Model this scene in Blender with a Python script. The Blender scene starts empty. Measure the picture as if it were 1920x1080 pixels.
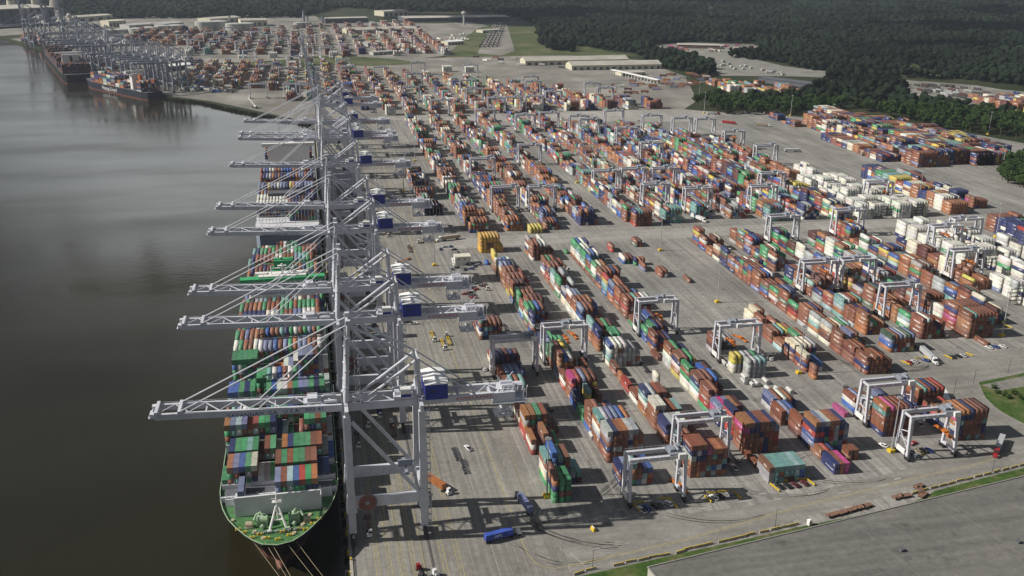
import bpy, math, random
import numpy as np
from mathutils import Vector, Matrix
RND = random.Random(7)
SC = bpy.context.scene
COL = SC.collection
# ---------------------------------------------------------------- camera (helicopter, 232 m up)
F, PT, YA, RO, CH = 1779.93, .349224, .2107, .011386, 232.0
cy, sy, cp, sp = math.cos(YA), math.sin(YA), math.cos(PT), math.sin(PT)
FW = Vector((sy*cp, cy*cp, -sp)); RT0 = Vector((cy, -sy, 0)); UP0 = RT0.cross(FW)
RT = RT0*math.cos(RO) + UP0*math.sin(RO); UP = -RT0*math.sin(RO) + UP0*math.cos(RO)
cam = bpy.data.cameras.new('camera'); cam_o = bpy.data.objects.new('camera', cam); COL.objects.link(cam_o)
cam.sensor_width = 36; cam.lens = F/1920*36; cam.clip_start = 1; cam.clip_end = 60000
cam_o.matrix_world = Matrix(((RT.x, UP.x, -FW.x, 0), (RT.y, UP.y, -FW.y, 0), (RT.z, UP.z, -FW.z, CH), (0, 0, 0, 1)))
SC.camera = cam_o
def G(px, py, z=0.0):
    """survey: where the sight line of a photo pixel meets height z"""
    d = RT*((px-960)/F) - UP*((py-540)/F) + FW
    t = (z-CH)/d.z
    return Vector((d.x*t, d.y*t, z))
# ---------------------------------------------------------------- materials
def mat(name, col, rough=.6, noise=.25, scale=.15, metal=0.0, spec=.3, kind=None):
    m = bpy.data.materials.new(name); m.use_nodes = True
    nt = m.node_tree; b = nt.nodes['Principled BSDF']
    b.inputs['Roughness'].default_value = rough; b.inputs['Metallic'].default_value = metal
    b.inputs['Specular IOR Level'].default_value = spec
    tc = nt.nodes.new('ShaderNodeNewGeometry')
    n = nt.nodes.new('ShaderNodeTexNoise'); n.inputs['Scale'].default_value = scale; n.inputs['Detail'].default_value = 6
    n.inputs['Roughness'].default_value = .65
    nt.links.new(tc.outputs['Position'], n.inputs['Vector'])
    mr = nt.nodes.new('ShaderNodeMapRange'); mr.inputs[1].default_value = .3; mr.inputs[2].default_value = .7
    mr.inputs[3].default_value = 1-noise; mr.inputs[4].default_value = 1+noise
    nt.links.new(n.outputs['Fac'], mr.inputs[0])
    mx = nt.nodes.new('ShaderNodeMix'); mx.data_type = 'RGBA'; mx.blend_type = 'MULTIPLY'; mx.inputs[0].default_value = 1
    if kind == 'attr':
        src = nt.nodes.new('ShaderNodeVertexColor'); src.layer_name = 'Col'; nt.links.new(src.outputs['Color'], mx.inputs[6])
    elif kind == 'obj':
        src = nt.nodes.new('ShaderNodeObjectInfo'); nt.links.new(src.outputs['Color'], mx.inputs[6])
    else:
        mx.inputs[6].default_value = (*col, 1)
    nt.links.new(mr.outputs[0], mx.inputs[7])
    nt.links.new(mx.outputs[2], b.inputs['Base Color'])
    m['mixnode'] = mx.name
    return m
def add_rust(m, amount=.35, scale=.6, col=(.12, .05, .025)):
    """blotches of dirt and rust over a paint"""
    nt = m.node_tree; b = nt.nodes['Principled BSDF']; mx = nt.nodes[m['mixnode']]
    g = nt.nodes.new('ShaderNodeNewGeometry'); n = nt.nodes.new('ShaderNodeTexNoise'); n.inputs['Scale'].default_value = scale
    n.inputs['Detail'].default_value = 8; n.inputs['Roughness'].default_value = .7
    nt.links.new(g.outputs['Position'], n.inputs['Vector'])
    r = nt.nodes.new('ShaderNodeMapRange'); r.inputs[1].default_value = .55; r.inputs[2].default_value = .72; r.inputs[3].default_value = 0; r.inputs[4].default_value = amount
    nt.links.new(n.outputs['Fac'], r.inputs[0])
    x = nt.nodes.new('ShaderNodeMix'); x.data_type = 'RGBA'
    nt.links.new(r.outputs[0], x.inputs[0]); nt.links.new(mx.outputs[2], x.inputs[6]); x.inputs[7].default_value = (*col, 1)
    nt.links.new(x.outputs[2], b.inputs['Base Color'])
    return m
M = dict(
    steel=add_rust(mat('crane_grey_paint', (.55, .56, .61), .45, .14, .12), .35, .25, (.22, .2, .18)),
    rtgw=add_rust(mat('gantry_white_paint', (.55, .55, .60), .45, .14, .3), .35, .6, (.3, .25, .2)),
    oldsteel=mat('old_crane_paint', (.24, .26, .30), .5, .2, .1),
    dark=mat('dark_machinery', (.045, .045, .05), .6, .4, .5),
    rubber=mat('tyre_rubber', (.02, .02, .02), .8, .2, 1),
    white=add_rust(mat('white_paint', (.74, .73, .70), .5, .1, .3), .25, .5, (.4, .36, .3)),
    roofwhite=mat('white_roof_sheet', (.78, .78, .77), .5, .08, .2),
    blue=mat('house_blue', (.03, .045, .27), .5, .15, .3),
    red=mat('reel_red', (.20, .075, .065), .5, .25, .7),
    yellow=add_rust(mat('safety_yellow', (.60, .43, .035), .55, .15, .6), .3, 1, (.2, .15, .06)),
    orange=add_rust(mat('spreader_orange', (.50, .15, .03), .55, .2, .6), .3, 1),
    glass=mat('dark_glass', (.02, .025, .03), .1, .1, .5, spec=.6),
    deck=add_rust(mat('green_deck_paint', (.062, .165, .058), .7, .35, .35), .6, .4, (.13, .13, .08)),
    hullblk=mat('black_hull_paint', (.012, .012, .013), .45, .3, .08),
    boot=add_rust(mat('red_boot_paint', (.13, .05, .036), .6, .25, .15), .4, .3),
    hullgrey=add_rust(mat('blue_grey_hull_paint', (.20, .23, .30), .5, .12, .06), .2, .2),
    hullnavy=mat('dark_navy_hull_paint', (.018, .022, .035), .5, .25, .05),
    shipgrey=add_rust(mat('breakwater_grey', (.58, .59, .61), .55, .1, .2), .3, .3, (.25, .2, .17)),
    mint=add_rust(mat('winch_pale_green', (.30, .42, .27), .6, .25, 1), .4, 1.2),
    bgreen=mat('bridge_green', (.05, .36, .14), .55, .12, .3),
    rust=add_rust(mat('rusty_steel', (.19, .11, .08), .8, .35, .6), .5, 1.3, (.08, .04, .03)),
    concrete=mat('barrier_concrete', (.34, .32, .28), .85, .2, .8),
    rope=mat('mooring_rope', (.42, .36, .25), .9, .2, 1),
    tank=mat('tank_white', (.50, .50, .48), .45, .12, .2),
    pole=mat('galvanised_pole', (.42, .42, .42), .5, .15, .5, metal=.3),
    wall=mat('cream_wall', (.55, .52, .40), .8, .1, .1),
    shed=mat('shed_roof', (.42, .40, .35), .75, .16, .03),
    darkwall=mat('dark_wall', (.10, .105, .12), .8, .2, .05),
    bark=mat('tree_bark', (.09, .065, .045), .9, .3, 1),
    leaf=mat('oak_foliage', (.042, .075, .020), .75, .55, .16, spec=.1),
    leaf2=mat('pine_foliage', (.026, .052, .016), .75, .5, .16, spec=.1),
    canopy=mat('forest_canopy', (.011, .018, .0095), .9, .8, .0035, spec=.05),  # broad noise patches put cloud-like shade into the foliage colour
    boxes=add_rust(mat('container_paint', (1, 1, 1), .55, .24, .35, kind='attr'), .45, .45, (.16, .10, .07)),
    box1=add_rust(mat('container_paint_single', (1, 1, 1), .55, .24, .35, kind='obj'), .45, .45, (.16, .10, .07)),
    letters=mat('white_lettering', (.75, .75, .73), .6, .15, 1),
    navytext=mat('navy_lettering', (.06, .08, .24), .6, .1, 1),
    redtext=mat('red_lettering', (.50, .03, .035), .6, .1, 1),
    tyre=mat('tyre_mark', (.185, .18, .165), .9, .4, .8), farwhite=mat('weathered_white', (.40, .40, .38), .6, .15, .05),
    paintline_w=mat('white_road_paint', (.37, .365, .345), .8, .35, .6),
    paintline_y=mat('yellow_road_paint', (.34, .295, .15), .8, .4, .5),
)
# ---------------------------------------------------------------- mesh builder
class MB:
    def __init__(s): s.v = []; s.f = []; s.m = []; s.cur = 0
    def add(s, vs, fs):
        o = len(s.v); s.v += [tuple(p) for p in vs]; s.f += [tuple(i+o for i in q) for q in fs]; s.m += [s.cur]*len(fs); return s
    def box(s, x0, x1, y0, y1, z0, z1):
        return s.add([(x0, y0, z0), (x1, y0, z0), (x1, y1, z0), (x0, y1, z0), (x0, y0, z1), (x1, y0, z1), (x1, y1, z1), (x0, y1, z1)],
                     [(3, 2, 1, 0), (4, 5, 6, 7), (0, 1, 5, 4), (1, 2, 6, 5), (2, 3, 7, 6), (3, 0, 4, 7)])
    def taper(s, x0, x1, y0, y1, z0, z1, dx0=0, dx1=0, dy0=0, dy1=0):
        """box whose top is pulled in by dx0.. on each side"""
        return s.add([(x0, y0, z0), (x1, y0, z0), (x1, y1, z0), (x0, y1, z0), (x0+dx0, y0+dy0, z1), (x1-dx1, y0+dy0, z1), (x1-dx1, y1-dy1, z1), (x0+dx0, y1-dy1, z1)],
                     [(3, 2, 1, 0), (4, 5, 6, 7), (0, 1, 5, 4), (1, 2, 6, 5), (2, 3, 7, 6), (3, 0, 4, 7)])
    def bar(s, p, q, w, h=None, w2=None, h2=None):
        h = h or w; w2 = w2 or w; h2 = h2 or (h if w2 == w else w2*h/w)
        p = Vector(p); q = Vector(q); d = (q-p).normalized()
        ref = Vector((0, 0, 1)) if abs(d.z) < .95 else Vector((0, 1, 0))
        a = d.cross(ref).normalized(); b = a.cross(d)
        vs = []
        for c, ww, hh in ((p, w, h), (q, w2, h2)):
            vs += [c-a*ww/2-b*hh/2, c+a*ww/2-b*hh/2, c+a*ww/2+b*hh/2, c-a*ww/2+b*hh/2]
        return s.add(vs, [(3, 2, 1, 0), (4, 5, 6, 7), (0, 1, 5, 4), (1, 2, 6, 5), (2, 3, 7, 6), (3, 0, 4, 7)])
    def tube(s, p, q, r, n=8, r2=None):
        r2 = r if r2 is None else r2
        p = Vector(p); q = Vector(q); d = (q-p).normalized()
        ref = Vector((0, 0, 1)) if abs(d.z) < .95 else Vector((0, 1, 0))
        a = d.cross(ref).normalized(); b = a.cross(d); vs = []
        for c, rr in ((p, r), (q, r2)):
            vs += [c+(a*math.cos(2*math.pi*k/n)+b*math.sin(2*math.pi*k/n))*rr for k in range(n)]
        fs = [tuple(range(n))[::-1], tuple(range(n, 2*n))]
        fs += [(k, (k+1) % n, n+(k+1) % n, n+k) for k in range(n)]
        return s.add(vs, fs)
    def path(s, pts, r, n=6):
        for a, b in zip(pts[:-1], pts[1:]): s.tube(a, b, r, n)
        return s
    def poly(s, pts, z0, z1):
        n = len(pts)
        vs = [(x, y, z0) for x, y in pts]+[(x, y, z1) for x, y in pts]
        return s.add(vs, [tuple(range(n))[::-1], tuple(range(n, 2*n))]+[(k, (k+1) % n, n+(k+1) % n, n+k) for k in range(n)])
    def sheet(s, pts, z):
        return s.add([(p[0], p[1], z) for p in pts], [tuple(range(len(pts)))])
    def mesh(s, name, mats):
        me = bpy.data.meshes.new(name); me.from_pydata(s.v, [], s.f)
        mats = mats if isinstance(mats, (list, tuple)) else [mats]
        for m in mats: me.materials.append(m)
        if len(mats) > 1: me.polygons.foreach_set('material_index', s.m)
        me.update(); return me
    def build(s, name, mats, parent=None, loc=None, rotz=0):
        return put(name, s.mesh(name, mats), parent, loc, rotz)
def put(name, me, parent=None, loc=None, rotz=0):
    o = bpy.data.objects.new(name, me); COL.objects.link(o)
    if parent: o.parent = parent
    if loc is not None: o.location = loc
    if rotz: o.rotation_euler = (0, 0, rotz)
    return o
def tag(o, label, cat, group=None):
    o['label'] = label; o['category'] = cat
    if group: o['group'] = group
    return o
def thing(name, label, cat, loc=(0, 0, 0), rotz=0, group=None):
    o = bpy.data.objects.new(name, None); o.empty_display_size = .5; COL.objects.link(o)
    o.location = loc; o.rotation_euler = (0, 0, rotz)
    return tag(o, label, cat, group)
def struct(o, kind='structure'):
    o['kind'] = kind; return o
def dup(root, loc, rotz=None, label=None, group=None, scale=None):
    r = root.copy(); COL.objects.link(r); r.location = loc
    if rotz is not None: r.rotation_euler = (0, 0, rotz)
    if scale: r.scale = scale
    if label: r['label'] = label
    if group: r['group'] = group
    for ch in KIDS.get(root.name) or list(root.children):
        c = ch.copy(); COL.objects.link(c); c.parent = r
        for gch in list(ch.children):
            d = gch.copy(); COL.objects.link(d); d.parent = c
    return r
KIDS = {}
_txt = {}
def text_mesh(s, size, m, depth=.03):
    k = (s, size, m.name)
    if k in _txt: return _txt[k]
    cu = bpy.data.curves.new('lettering', 'FONT'); cu.body = s; cu.size = size; cu.extrude = depth; cu.align_x = 'CENTER'; cu.align_y = 'CENTER'
    cu.offset = 0; cu.space_character = 1.12
    to = bpy.data.objects.new('lettering_tmp', cu); COL.objects.link(to)
    dg = bpy.context.evaluated_depsgraph_get()
    me = bpy.data.meshes.new_from_object(to.evaluated_get(dg)); me.materials.clear(); me.materials.append(m)
    bpy.data.objects.remove(to); bpy.data.curves.remove(cu)
    _txt[k] = me; return me
def lettering(s, size, m, parent, loc, rot, name='lettering'):
    o = put(name, text_mesh(s, size, m), parent, loc); o.rotation_euler = rot; return o
ORD = ['zeroth', 'first', 'second', 'third', 'fourth', 'fifth', 'sixth', 'seventh', 'eighth', 'ninth', 'tenth', 'eleventh', 'twelfth', 'thirteenth', 'fourteenth',
       'fifteenth', 'sixteenth', 'seventeenth', 'eighteenth', 'nineteenth', 'twentieth']
def ordw(i):
    if i <= 20: return ORD[i]
    t = {2: 'twenty', 3: 'thirty', 4: 'forty', 5: 'fifty', 6: 'sixty'}[i//10]
    return (t+'-'+ORD[i % 10]) if i % 10 else t[:-1]+'ieth'
# ================================================================ sky, sun
w = bpy.data.worlds.new('World'); SC.world = w; w.use_nodes = True
nt = w.node_tree; bg = nt.nodes['Background']
SUN_EL, SUN_AZ = math.radians(37), math.radians(7)
sd = Vector((-math.cos(SUN_AZ)*math.cos(SUN_EL), math.sin(SUN_AZ)*math.cos(SUN_EL), math.sin(SUN_EL)))   # towards the sun
sky = nt.nodes.new('ShaderNodeTexSky'); sky.sky_type = 'NISHITA'; sky.sun_disc = False
sky.sun_elevation = SUN_EL; sky.sun_rotation = math.atan2(sd.x, sd.y); sky.altitude = 200; sky.air_density = 1.2; sky.dust_density = 2.5
# broken cloud: glow added low ahead to brighten the river reflection, greyer overhead
tc = nt.nodes.new('ShaderNodeTexCoord'); sx = nt.nodes.new('ShaderNodeSeparateXYZ'); nt.links.new(tc.outputs['Generated'], sx.inputs[0])
lo = nt.nodes.new('ShaderNodeValToRGB'); ce = lo.color_ramp.elements
for p_, v_ in ((.10, .40), (.19, .80), (.25, 1.0), (.33, .85), (.405, .42), (.45, .12)): ce.new(p_).color = (v_, v_, v_, 1)
ce[0].color = (.28, .28, .28, 1); ce[0].position = 0; ce[-1].color = (0, 0, 0, 1); ce[-1].position = .50
nt.links.new(sx.outputs['Z'], lo.inputs[0])
dt = nt.nodes.new('ShaderNodeVectorMath'); dt.operation = 'DOT_PRODUCT'; dt.inputs[1].default_value = (.15, .989, 0); nt.links.new(tc.outputs['Generated'], dt.inputs[0])
az = nt.nodes.new('ShaderNodeMapRange'); az.inputs[1].default_value = .85; az.inputs[2].default_value = 1.0; az.inputs[3].default_value = .07; az.inputs[4].default_value = 1
nt.links.new(dt.outputs['Value'], az.inputs[0])
gl = nt.nodes.new('ShaderNodeMath'); gl.operation = 'MULTIPLY'; nt.links.new(lo.outputs[0], gl.inputs[0]); nt.links.new(az.outputs[0], gl.inputs[1])
mp = nt.nodes.new('ShaderNodeMapping'); mp.inputs['Scale'].default_value = (1, 1, 2.4); nt.links.new(tc.outputs['Generated'], mp.inputs['Vector'])
n2 = nt.nodes.new('ShaderNodeTexNoise'); n2.inputs['Scale'].default_value = 2.2; n2.inputs['Detail'].default_value = 6; n2.inputs['Roughness'].default_value = .5
nt.links.new(mp.outputs[0], n2.inputs['Vector'])
cl = nt.nodes.new('ShaderNodeMapRange'); cl.inputs[1].default_value = .36; cl.inputs[2].default_value = .64; cl.inputs[3].default_value = .45; cl.inputs[4].default_value = 1.25
nt.links.new(n2.outputs['Fac'], cl.inputs[0])
br = nt.nodes.new('ShaderNodeMix'); br.data_type = 'RGBA'; br.clamp_result = False; br.inputs[6].default_value = (.80, .86, .98, 1); br.inputs[7].default_value = (17.4, 17.9, 17.8, 1)
nt.links.new(gl.outputs[0], br.inputs[0])
bm = nt.nodes.new('ShaderNodeMix'); bm.data_type = 'RGBA'; bm.blend_type = 'MULTIPLY'; bm.inputs[0].default_value = 1; bm.clamp_result = False
nt.links.new(br.outputs[2], bm.inputs[6]); nt.links.new(cl.outputs[0], bm.inputs[7])
mixs = nt.nodes.new('ShaderNodeMix'); mixs.data_type = 'RGBA'; mixs.clamp_result = False; mixs.inputs[0].default_value = .82
nt.links.new(sky.outputs[0], mixs.inputs[6]); nt.links.new(bm.outputs[2], mixs.inputs[7])
nt.links.new(mixs.outputs[2], bg.inputs['Color']); bg.inputs['Strength'].default_value = .1
sl = bpy.data.lights.new('sun', 'SUN'); sl.energy = 4.4; sl.angle = math.radians(.5); sl.color = (1, .95, .87)
so = bpy.data.objects.new('sun', sl); COL.objects.link(so); so.rotation_euler = sd.to_track_quat('Z', 'Y').to_euler()
SC.view_settings.view_transform = 'Standard'; SC.view_settings.look = 'None'; SC.view_settings.exposure = 0.3; SC.view_settings.gamma = 1
# ================================================================ water
def water_mat():
    m = bpy.data.materials.new('river_water'); m.use_nodes = True; nt = m.node_tree; b = nt.nodes['Principled BSDF']
    b.inputs['Roughness'].default_value = .16; b.inputs['IOR'].default_value = 1.33; b.inputs['Specular IOR Level'].default_value = .5
    g = nt.nodes.new('ShaderNodeNewGeometry')
    n = nt.nodes.new('ShaderNodeTexNoise'); n.inputs['Scale'].default_value = .004; n.inputs['Detail'].default_value = 6
    nt.links.new(g.outputs['Position'], n.inputs['Vector'])
    r = nt.nodes.new('ShaderNodeValToRGB'); r.color_ramp.elements[0].position = .35; r.color_ramp.elements[0].color = (.014, .0125, .005, 1)
    r.color_ramp.elements[1].position = .7; r.color_ramp.elements[1].color = (.024, .021, .009, 1)
    nt.links.new(n.outputs['Fac'], r.inputs[0]); nt.links.new(r.outputs[0], b.inputs['Base Color'])
    # small waves and long slicks
    mp = nt.nodes.new('ShaderNodeMapping'); mp.inputs['Scale'].default_value = (.12, .3, 1); mp.inputs['Rotation'].default_value = (0, 0, .5)
    nt.links.new(g.outputs['Position'], mp.inputs['Vector'])
    wv = nt.nodes.new('ShaderNodeTexNoise'); wv.inputs['Scale'].default_value = 1; wv.inputs['Detail'].default_value = 4
    nt.links.new(mp.outputs[0], wv.inputs['Vector'])
    bp = nt.nodes.new('ShaderNodeBump'); bp.inputs['Strength'].default_value = .08; bp.inputs['Distance'].default_value = .5
    nt.links.new(wv.outputs['Fac'], bp.inputs['Height']); nt.links.new(bp.outputs[0], b.inputs['Normal'])
    mp2 = nt.nodes.new('ShaderNodeMapping'); mp2.inputs['Scale'].default_value = (.004, .012, 1); mp2.inputs['Rotation'].default_value = (0, 0, -.6)
    nt.links.new(g.outputs['Position'], mp2.inputs['Vector'])
    sn = nt.nodes.new('ShaderNodeTexNoise'); sn.inputs['Scale'].default_value = 1; sn.inputs['Detail'].default_value = 5
    nt.links.new(mp2.outputs[0], sn.inputs['Vector'])
    rr = nt.nodes.new('ShaderNodeMapRange'); rr.inputs[1].default_value = .35; rr.inputs[2].default_value = .65; rr.inputs[3].default_value = .07; rr.inputs[4].default_value = .24
    nt.links.new(sn.outputs['Fac'], rr.inputs[0]); nt.links.new(rr.outputs[0], b.inputs['Roughness'])
    return m
WZ = -4.0
mb = MB(); mb.sheet([(-20000, -3000), (400, -3000), (400, 40000), (-20000, 40000)], WZ)
struct(mb.build('river', water_mat()))
# ================================================================ land
def ground_mat(name, stops, scale, fine=.35, streak=0.0, sscale=(.02, .6, 1), slab=None, stain=0):
    m = bpy.data.materials.new(name); m.use_nodes = True; nt = m.node_tree; b = nt.nodes['Principled BSDF']
    b.inputs['Roughness'].default_value = .9; b.inputs['Specular IOR Level'].default_value = .15
    g = nt.nodes.new('ShaderNodeNewGeometry')
    n = nt.nodes.new('ShaderNodeTexNoise'); n.inputs['Scale'].default_value = scale; n.inputs['Detail'].default_value = 9; n.inputs['Roughness'].default_value = .62
    nt.links.new(g.outputs['Position'], n.inputs['Vector'])
    r = nt.nodes.new('ShaderNodeValToRGB'); e = r.color_ramp.elements
    while len(e) < len(stops): e.new(.5)
    for k, (p, c) in enumerate(stops): e[k].position = p; e[k].color = (*c, 1)
    nt.links.new(n.outputs['Fac'], r.inputs[0])
    f = nt.nodes.new('ShaderNodeTexNoise'); f.inputs['Scale'].default_value = .35; f.inputs['Detail'].default_value = 8; f.inputs['Roughness'].default_value = .7
    nt.links.new(g.outputs['Position'], f.inputs['Vector'])
    mr = nt.nodes.new('ShaderNodeMapRange'); mr.inputs[1].default_value = .3; mr.inputs[2].default_value = .7; mr.inputs[3].default_value = 1-fine; mr.inputs[4].default_value = 1+fine*.6
    nt.links.new(f.outputs['Fac'], mr.inputs[0])
    mx = nt.nodes.new('ShaderNodeMix'); mx.data_type = 'RGBA'; mx.blend_type = 'MULTIPLY'; mx.inputs[0].default_value = 1
    nt.links.new(r.outputs[0], mx.inputs[6]); nt.links.new(mr.outputs[0], mx.inputs[7])
    out = mx.outputs[2]
    if streak:      # wheel-worn stripes
        mp = nt.nodes.new('ShaderNodeMapping'); mp.inputs['Scale'].default_value = sscale
        nt.links.new(g.outputs['Position'], mp.inputs['Vector'])
        s2 = nt.nodes.new('ShaderNodeTexNoise'); s2.inputs['Scale'].default_value = 1; s2.inputs['Detail'].default_value = 5
        nt.links.new(mp.outputs[0], s2.inputs['Vector'])
        m2 = nt.nodes.new('ShaderNodeMapRange'); m2.inputs[1].default_value = .35; m2.inputs[2].default_value = .65; m2.inputs[3].default_value = 1-streak; m2.inputs[4].default_value = 1+streak*.4
        nt.links.new(s2.outputs['Fac'], m2.inputs[0])
        x2 = nt.nodes.new('ShaderNodeMix'); x2.data_type = 'RGBA'; x2.blend_type = 'MULTIPLY'; x2.inputs[0].default_value = 1
        nt.links.new(out, x2.inputs[6]); nt.links.new(m2.outputs[0], x2.inputs[7]); out = x2.outputs[2]
    if slab:        # cast slabs of slightly different age with tarred joints
        mp = nt.nodes.new('ShaderNodeMapping'); mp.inputs['Scale'].default_value = (1/slab, 1/slab, 1); mp.inputs['Rotation'].default_value = (0, 0, math.pi/2)
        nt.links.new(g.outputs['Position'], mp.inputs['Vector'])
        bk = nt.nodes.new('ShaderNodeTexBrick'); bk.inputs['Scale'].default_value = 1; bk.inputs['Color1'].default_value = (.86, .86, .87, 1); bk.inputs['Color2'].default_value = (1.08, 1.07, 1.05, 1); bk.inputs['Mortar'].default_value = (.74, .73, .72, 1)
        bk.inputs['Mortar Size'].default_value = .012; bk.inputs['Brick Width'].default_value = 1.6; bk.inputs['Row Height'].default_value = .62
        nt.links.new(mp.outputs[0], bk.inputs['Vector'])
        x3 = nt.nodes.new('ShaderNodeMix'); x3.data_type = 'RGBA'; x3.blend_type = 'MULTIPLY'; x3.inputs[0].default_value = .8
        nt.links.new(out, x3.inputs[6]); nt.links.new(bk.outputs['Color'], x3.inputs[7]); out = x3.outputs[2]
    if stain:       # oil and water stains
        s4 = nt.nodes.new('ShaderNodeTexNoise'); s4.inputs['Scale'].default_value = .09; s4.inputs['Detail'].default_value = 7; s4.inputs['Roughness'].default_value = .68
        nt.links.new(g.outputs['Position'], s4.inputs['Vector'])
        m4 = nt.nodes.new('ShaderNodeMapRange'); m4.inputs[1].default_value = .58; m4.inputs[2].default_value = .70; m4.inputs[3].default_value = 1; m4.inputs[4].default_value = 1-stain
        nt.links.new(s4.outputs['Fac'], m4.inputs[0])
        x4 = nt.nodes.new('ShaderNodeMix'); x4.data_type = 'RGBA'; x4.blend_type = 'MULTIPLY'; x4.inputs[0].default_value = 1
        nt.links.new(out, x4.inputs[6]); nt.links.new(m4.outputs[0], x4.inputs[7]); out = x4.outputs[2]
    nt.links.new(out, b.inputs['Base Color'])
    return m
MG = dict(
    land=ground_mat('scrub_soil', [(.3, (.018, .03, .012)), (.5, (.03, .042, .016)), (.7, (.06, .06, .03))], .006),
    paved=ground_mat('worn_concrete', [(.3, (.20, .192, .174)), (.5, (.265, .256, .232)), (.72, (.315, .305, .276))], .012, .25, .2, (.55, .006, 1), slab=9, stain=.3),
    paved2=ground_mat('pale_old_concrete', [(.3, (.27, .26, .24)), (.5, (.35, .34, .315)), (.72, (.41, .40, .37))], .014, .22, .2, (.006, .4, 1), slab=11, stain=.3),
    yard=ground_mat('yard_asphalt', [(.3, (.20, .195, .182)), (.5, (.275, .268, .25)), (.72, (.36, .35, .325))], .014, .25, .28, (.45, .008, 1), slab=14, stain=.4),
    yardfar=ground_mat('yard_gravel', [(.3, (.17, .162, .146)), (.5, (.25, .238, .213)), (.7, (.35, .33, .29))], .012, .3, .2, (.02, .01, 1)),
    road=ground_mat('road_asphalt', [(.3, (.19, .184, .168)), (.5, (.245, .238, .217)), (.7, (.29, .28, .255))], .03, .2, .16, (.03, .25, 1), stain=.25),
    rough=ground_mat('rough_grass', [(.3, (.05, .07, .025)), (.5, (.085, .105, .04)), (.7, (.17, .155, .09))], .012, .45),
    grass=ground_mat('mown_grass', [(.32, (.035, .075, .016)), (.48, (.06, .11, .024)), (.60, (.12, .13, .05)), (.72, (.20, .17, .09))], .07, .5),
    roof=ground_mat('membrane_roof', [(.3, (.14, .137, .127)), (.5, (.170, .166, .154)), (.7, (.20, .195, .18))], .03, .22, .2, (.012, .22, 1), stain=.35),
)
shore = [(5.5, -2500), (5.5, 1290), (14, 1300), (14.5, 1276), (-16.5, 1333), (-60.7, 1383), (-108, 1445), (-159, 1517), (-222, 1575), (-290, 1690), (-360, 1790), (-440, 1955), (-550, 2276),
         (-643, 2435), (-740, 2628), (-1100, 2800), (-3000, 2900), (-19000, 6000)]
del shore[2:4]
mb = MB()
pts = shore+[(-19000, 39000), (30000, 39000), (30000, -2500)]
mb.sheet(pts, 0)
for a, b in zip(shore[:-1], shore[1:]):          # quay wall / bank down to the river bed
    mb.add([(a[0], a[1], 0), (b[0], b[1], 0), (b[0], b[1], -12), (a[0], a[1], -12)], [(0, 1, 2, 3)])
struct(mb.build('ground', MG['land']))
def sheet(name, pts, z, m, kind='structure'):
    mb = MB(); mb.sheet(pts, z); return struct(mb.build(name, m), kind)
def GP(*ps): return [tuple(G(*p)[:2]) for p in ps]
sheet('quay_apron', [(5.5, -400), (92, -400), (92, 1290), (5.5, 1290)], .02, MG['paved'])
sheet('container_yard', [(92, -400), (640, -400), (1000, 700), (860, 1090), (640, 1300), (560, 1300), (540, 1330), (92, 1330)], .024, MG['yard'])
sheet('far_yard', [(-16, 1335), (92, 1332), (540, 1332), (600, 1420), (690, 1700), (690, 1960), (560, 2070), (150, 2040), (-110, 1990), (-330, 2000), (-420, 1950), (-340, 1790), (-215, 1580), (-150, 1520)], .03, MG['yardfar'])
sheet('river_terminal', [(-430, 1975), (-330, 2010), (-110, 2010), (90, 2150), (400, 2180), (560, 2330), (520, 2900), (60, 3050), (-420, 2950), (-700, 2560), (-545, 2290)], .05, MG['yardfar'])
sheet('upriver_bank', [(-740, 2640), (-400, 2960), (60, 3060), (0, 3500), (-1200, 3600), (-2500, 3050), (-1100, 2820)], .06, MG['yardfar'])
sheet('cross_road', [(92, 721), (640, 716), (640, 738), (92, 752)], .03, MG['paved2'])
sheet('far_cross_road', [(92, 1316), (520, 1240), (600, 1300), (545, 1345), (92, 1345)], .036, MG['paved2'])
# the perimeter road along the near end of the yard, curving inland at the right
road = [(88, 296), (140, 304), (200, 318), (264, 330), (324, 340), (352, 352)]+[(352, 372), (349, 390), (352, 405), (361, 423), (384, 428), (640, 470)]
road_in = [(640, 496), (420, 462), (330, 452), (300, 444), (292, 425)]+[(322, 408), (329, 385), (324, 362), (300, 353), (240, 340), (180, 330), (92, 330)]
sheet('perimeter_road', road+road_in, .032, MG['road'])
# lawns
sheet('grass_verge', GP((1040, 1092), (1085, 1081), (1183, 1059), (1290, 1035), (1391, 1013), (1489, 990), (1630, 962), (1700, 946), (1738, 930), (1752, 921), (1800, 908), (1917, 878), (2010, 852), (2010, 990), (1215, 1150), (1040, 1150)), .036, MG['grass'], 'stuff')
sheet('grass_island', [(353, 372), (350, 390), (353, 405), (362, 423), (384, 427), (640, 468), (640, 425), (362, 344), (356, 352)], .036, MG['grass'], 'stuff')
sheet('concrete_pad', GP((1840, 722), (1920, 705), (1920, 725), (1870, 733)), .045, MG['paved'])
sheet('far_grass', GP((620, 122), (560, 126), (450, 128), (445, 120), (600, 105), (680, 101), (740, 111), (800, 119), (700, 124)), .07, MG['rough'], 'stuff')
sheet('rail_yard_grass', GP((835, 108), (880, 60), (905, 50), (1015, 50), (1065, 80), (1150, 98), (1200, 104), (1080, 103), (960, 105)), .08, MG['rough'], 'stuff')
sheet('gravel_track', GP((895, 100), (925, 45), (950, 45), (965, 95), (940, 104)), .11, MG['yardfar'])
sheet('depot_ground', GP((640, 104), (700, 55), (880, 40), (905, 48), (855, 80), (840, 104), (760, 112)), .09, MG['yardfar'])
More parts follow.
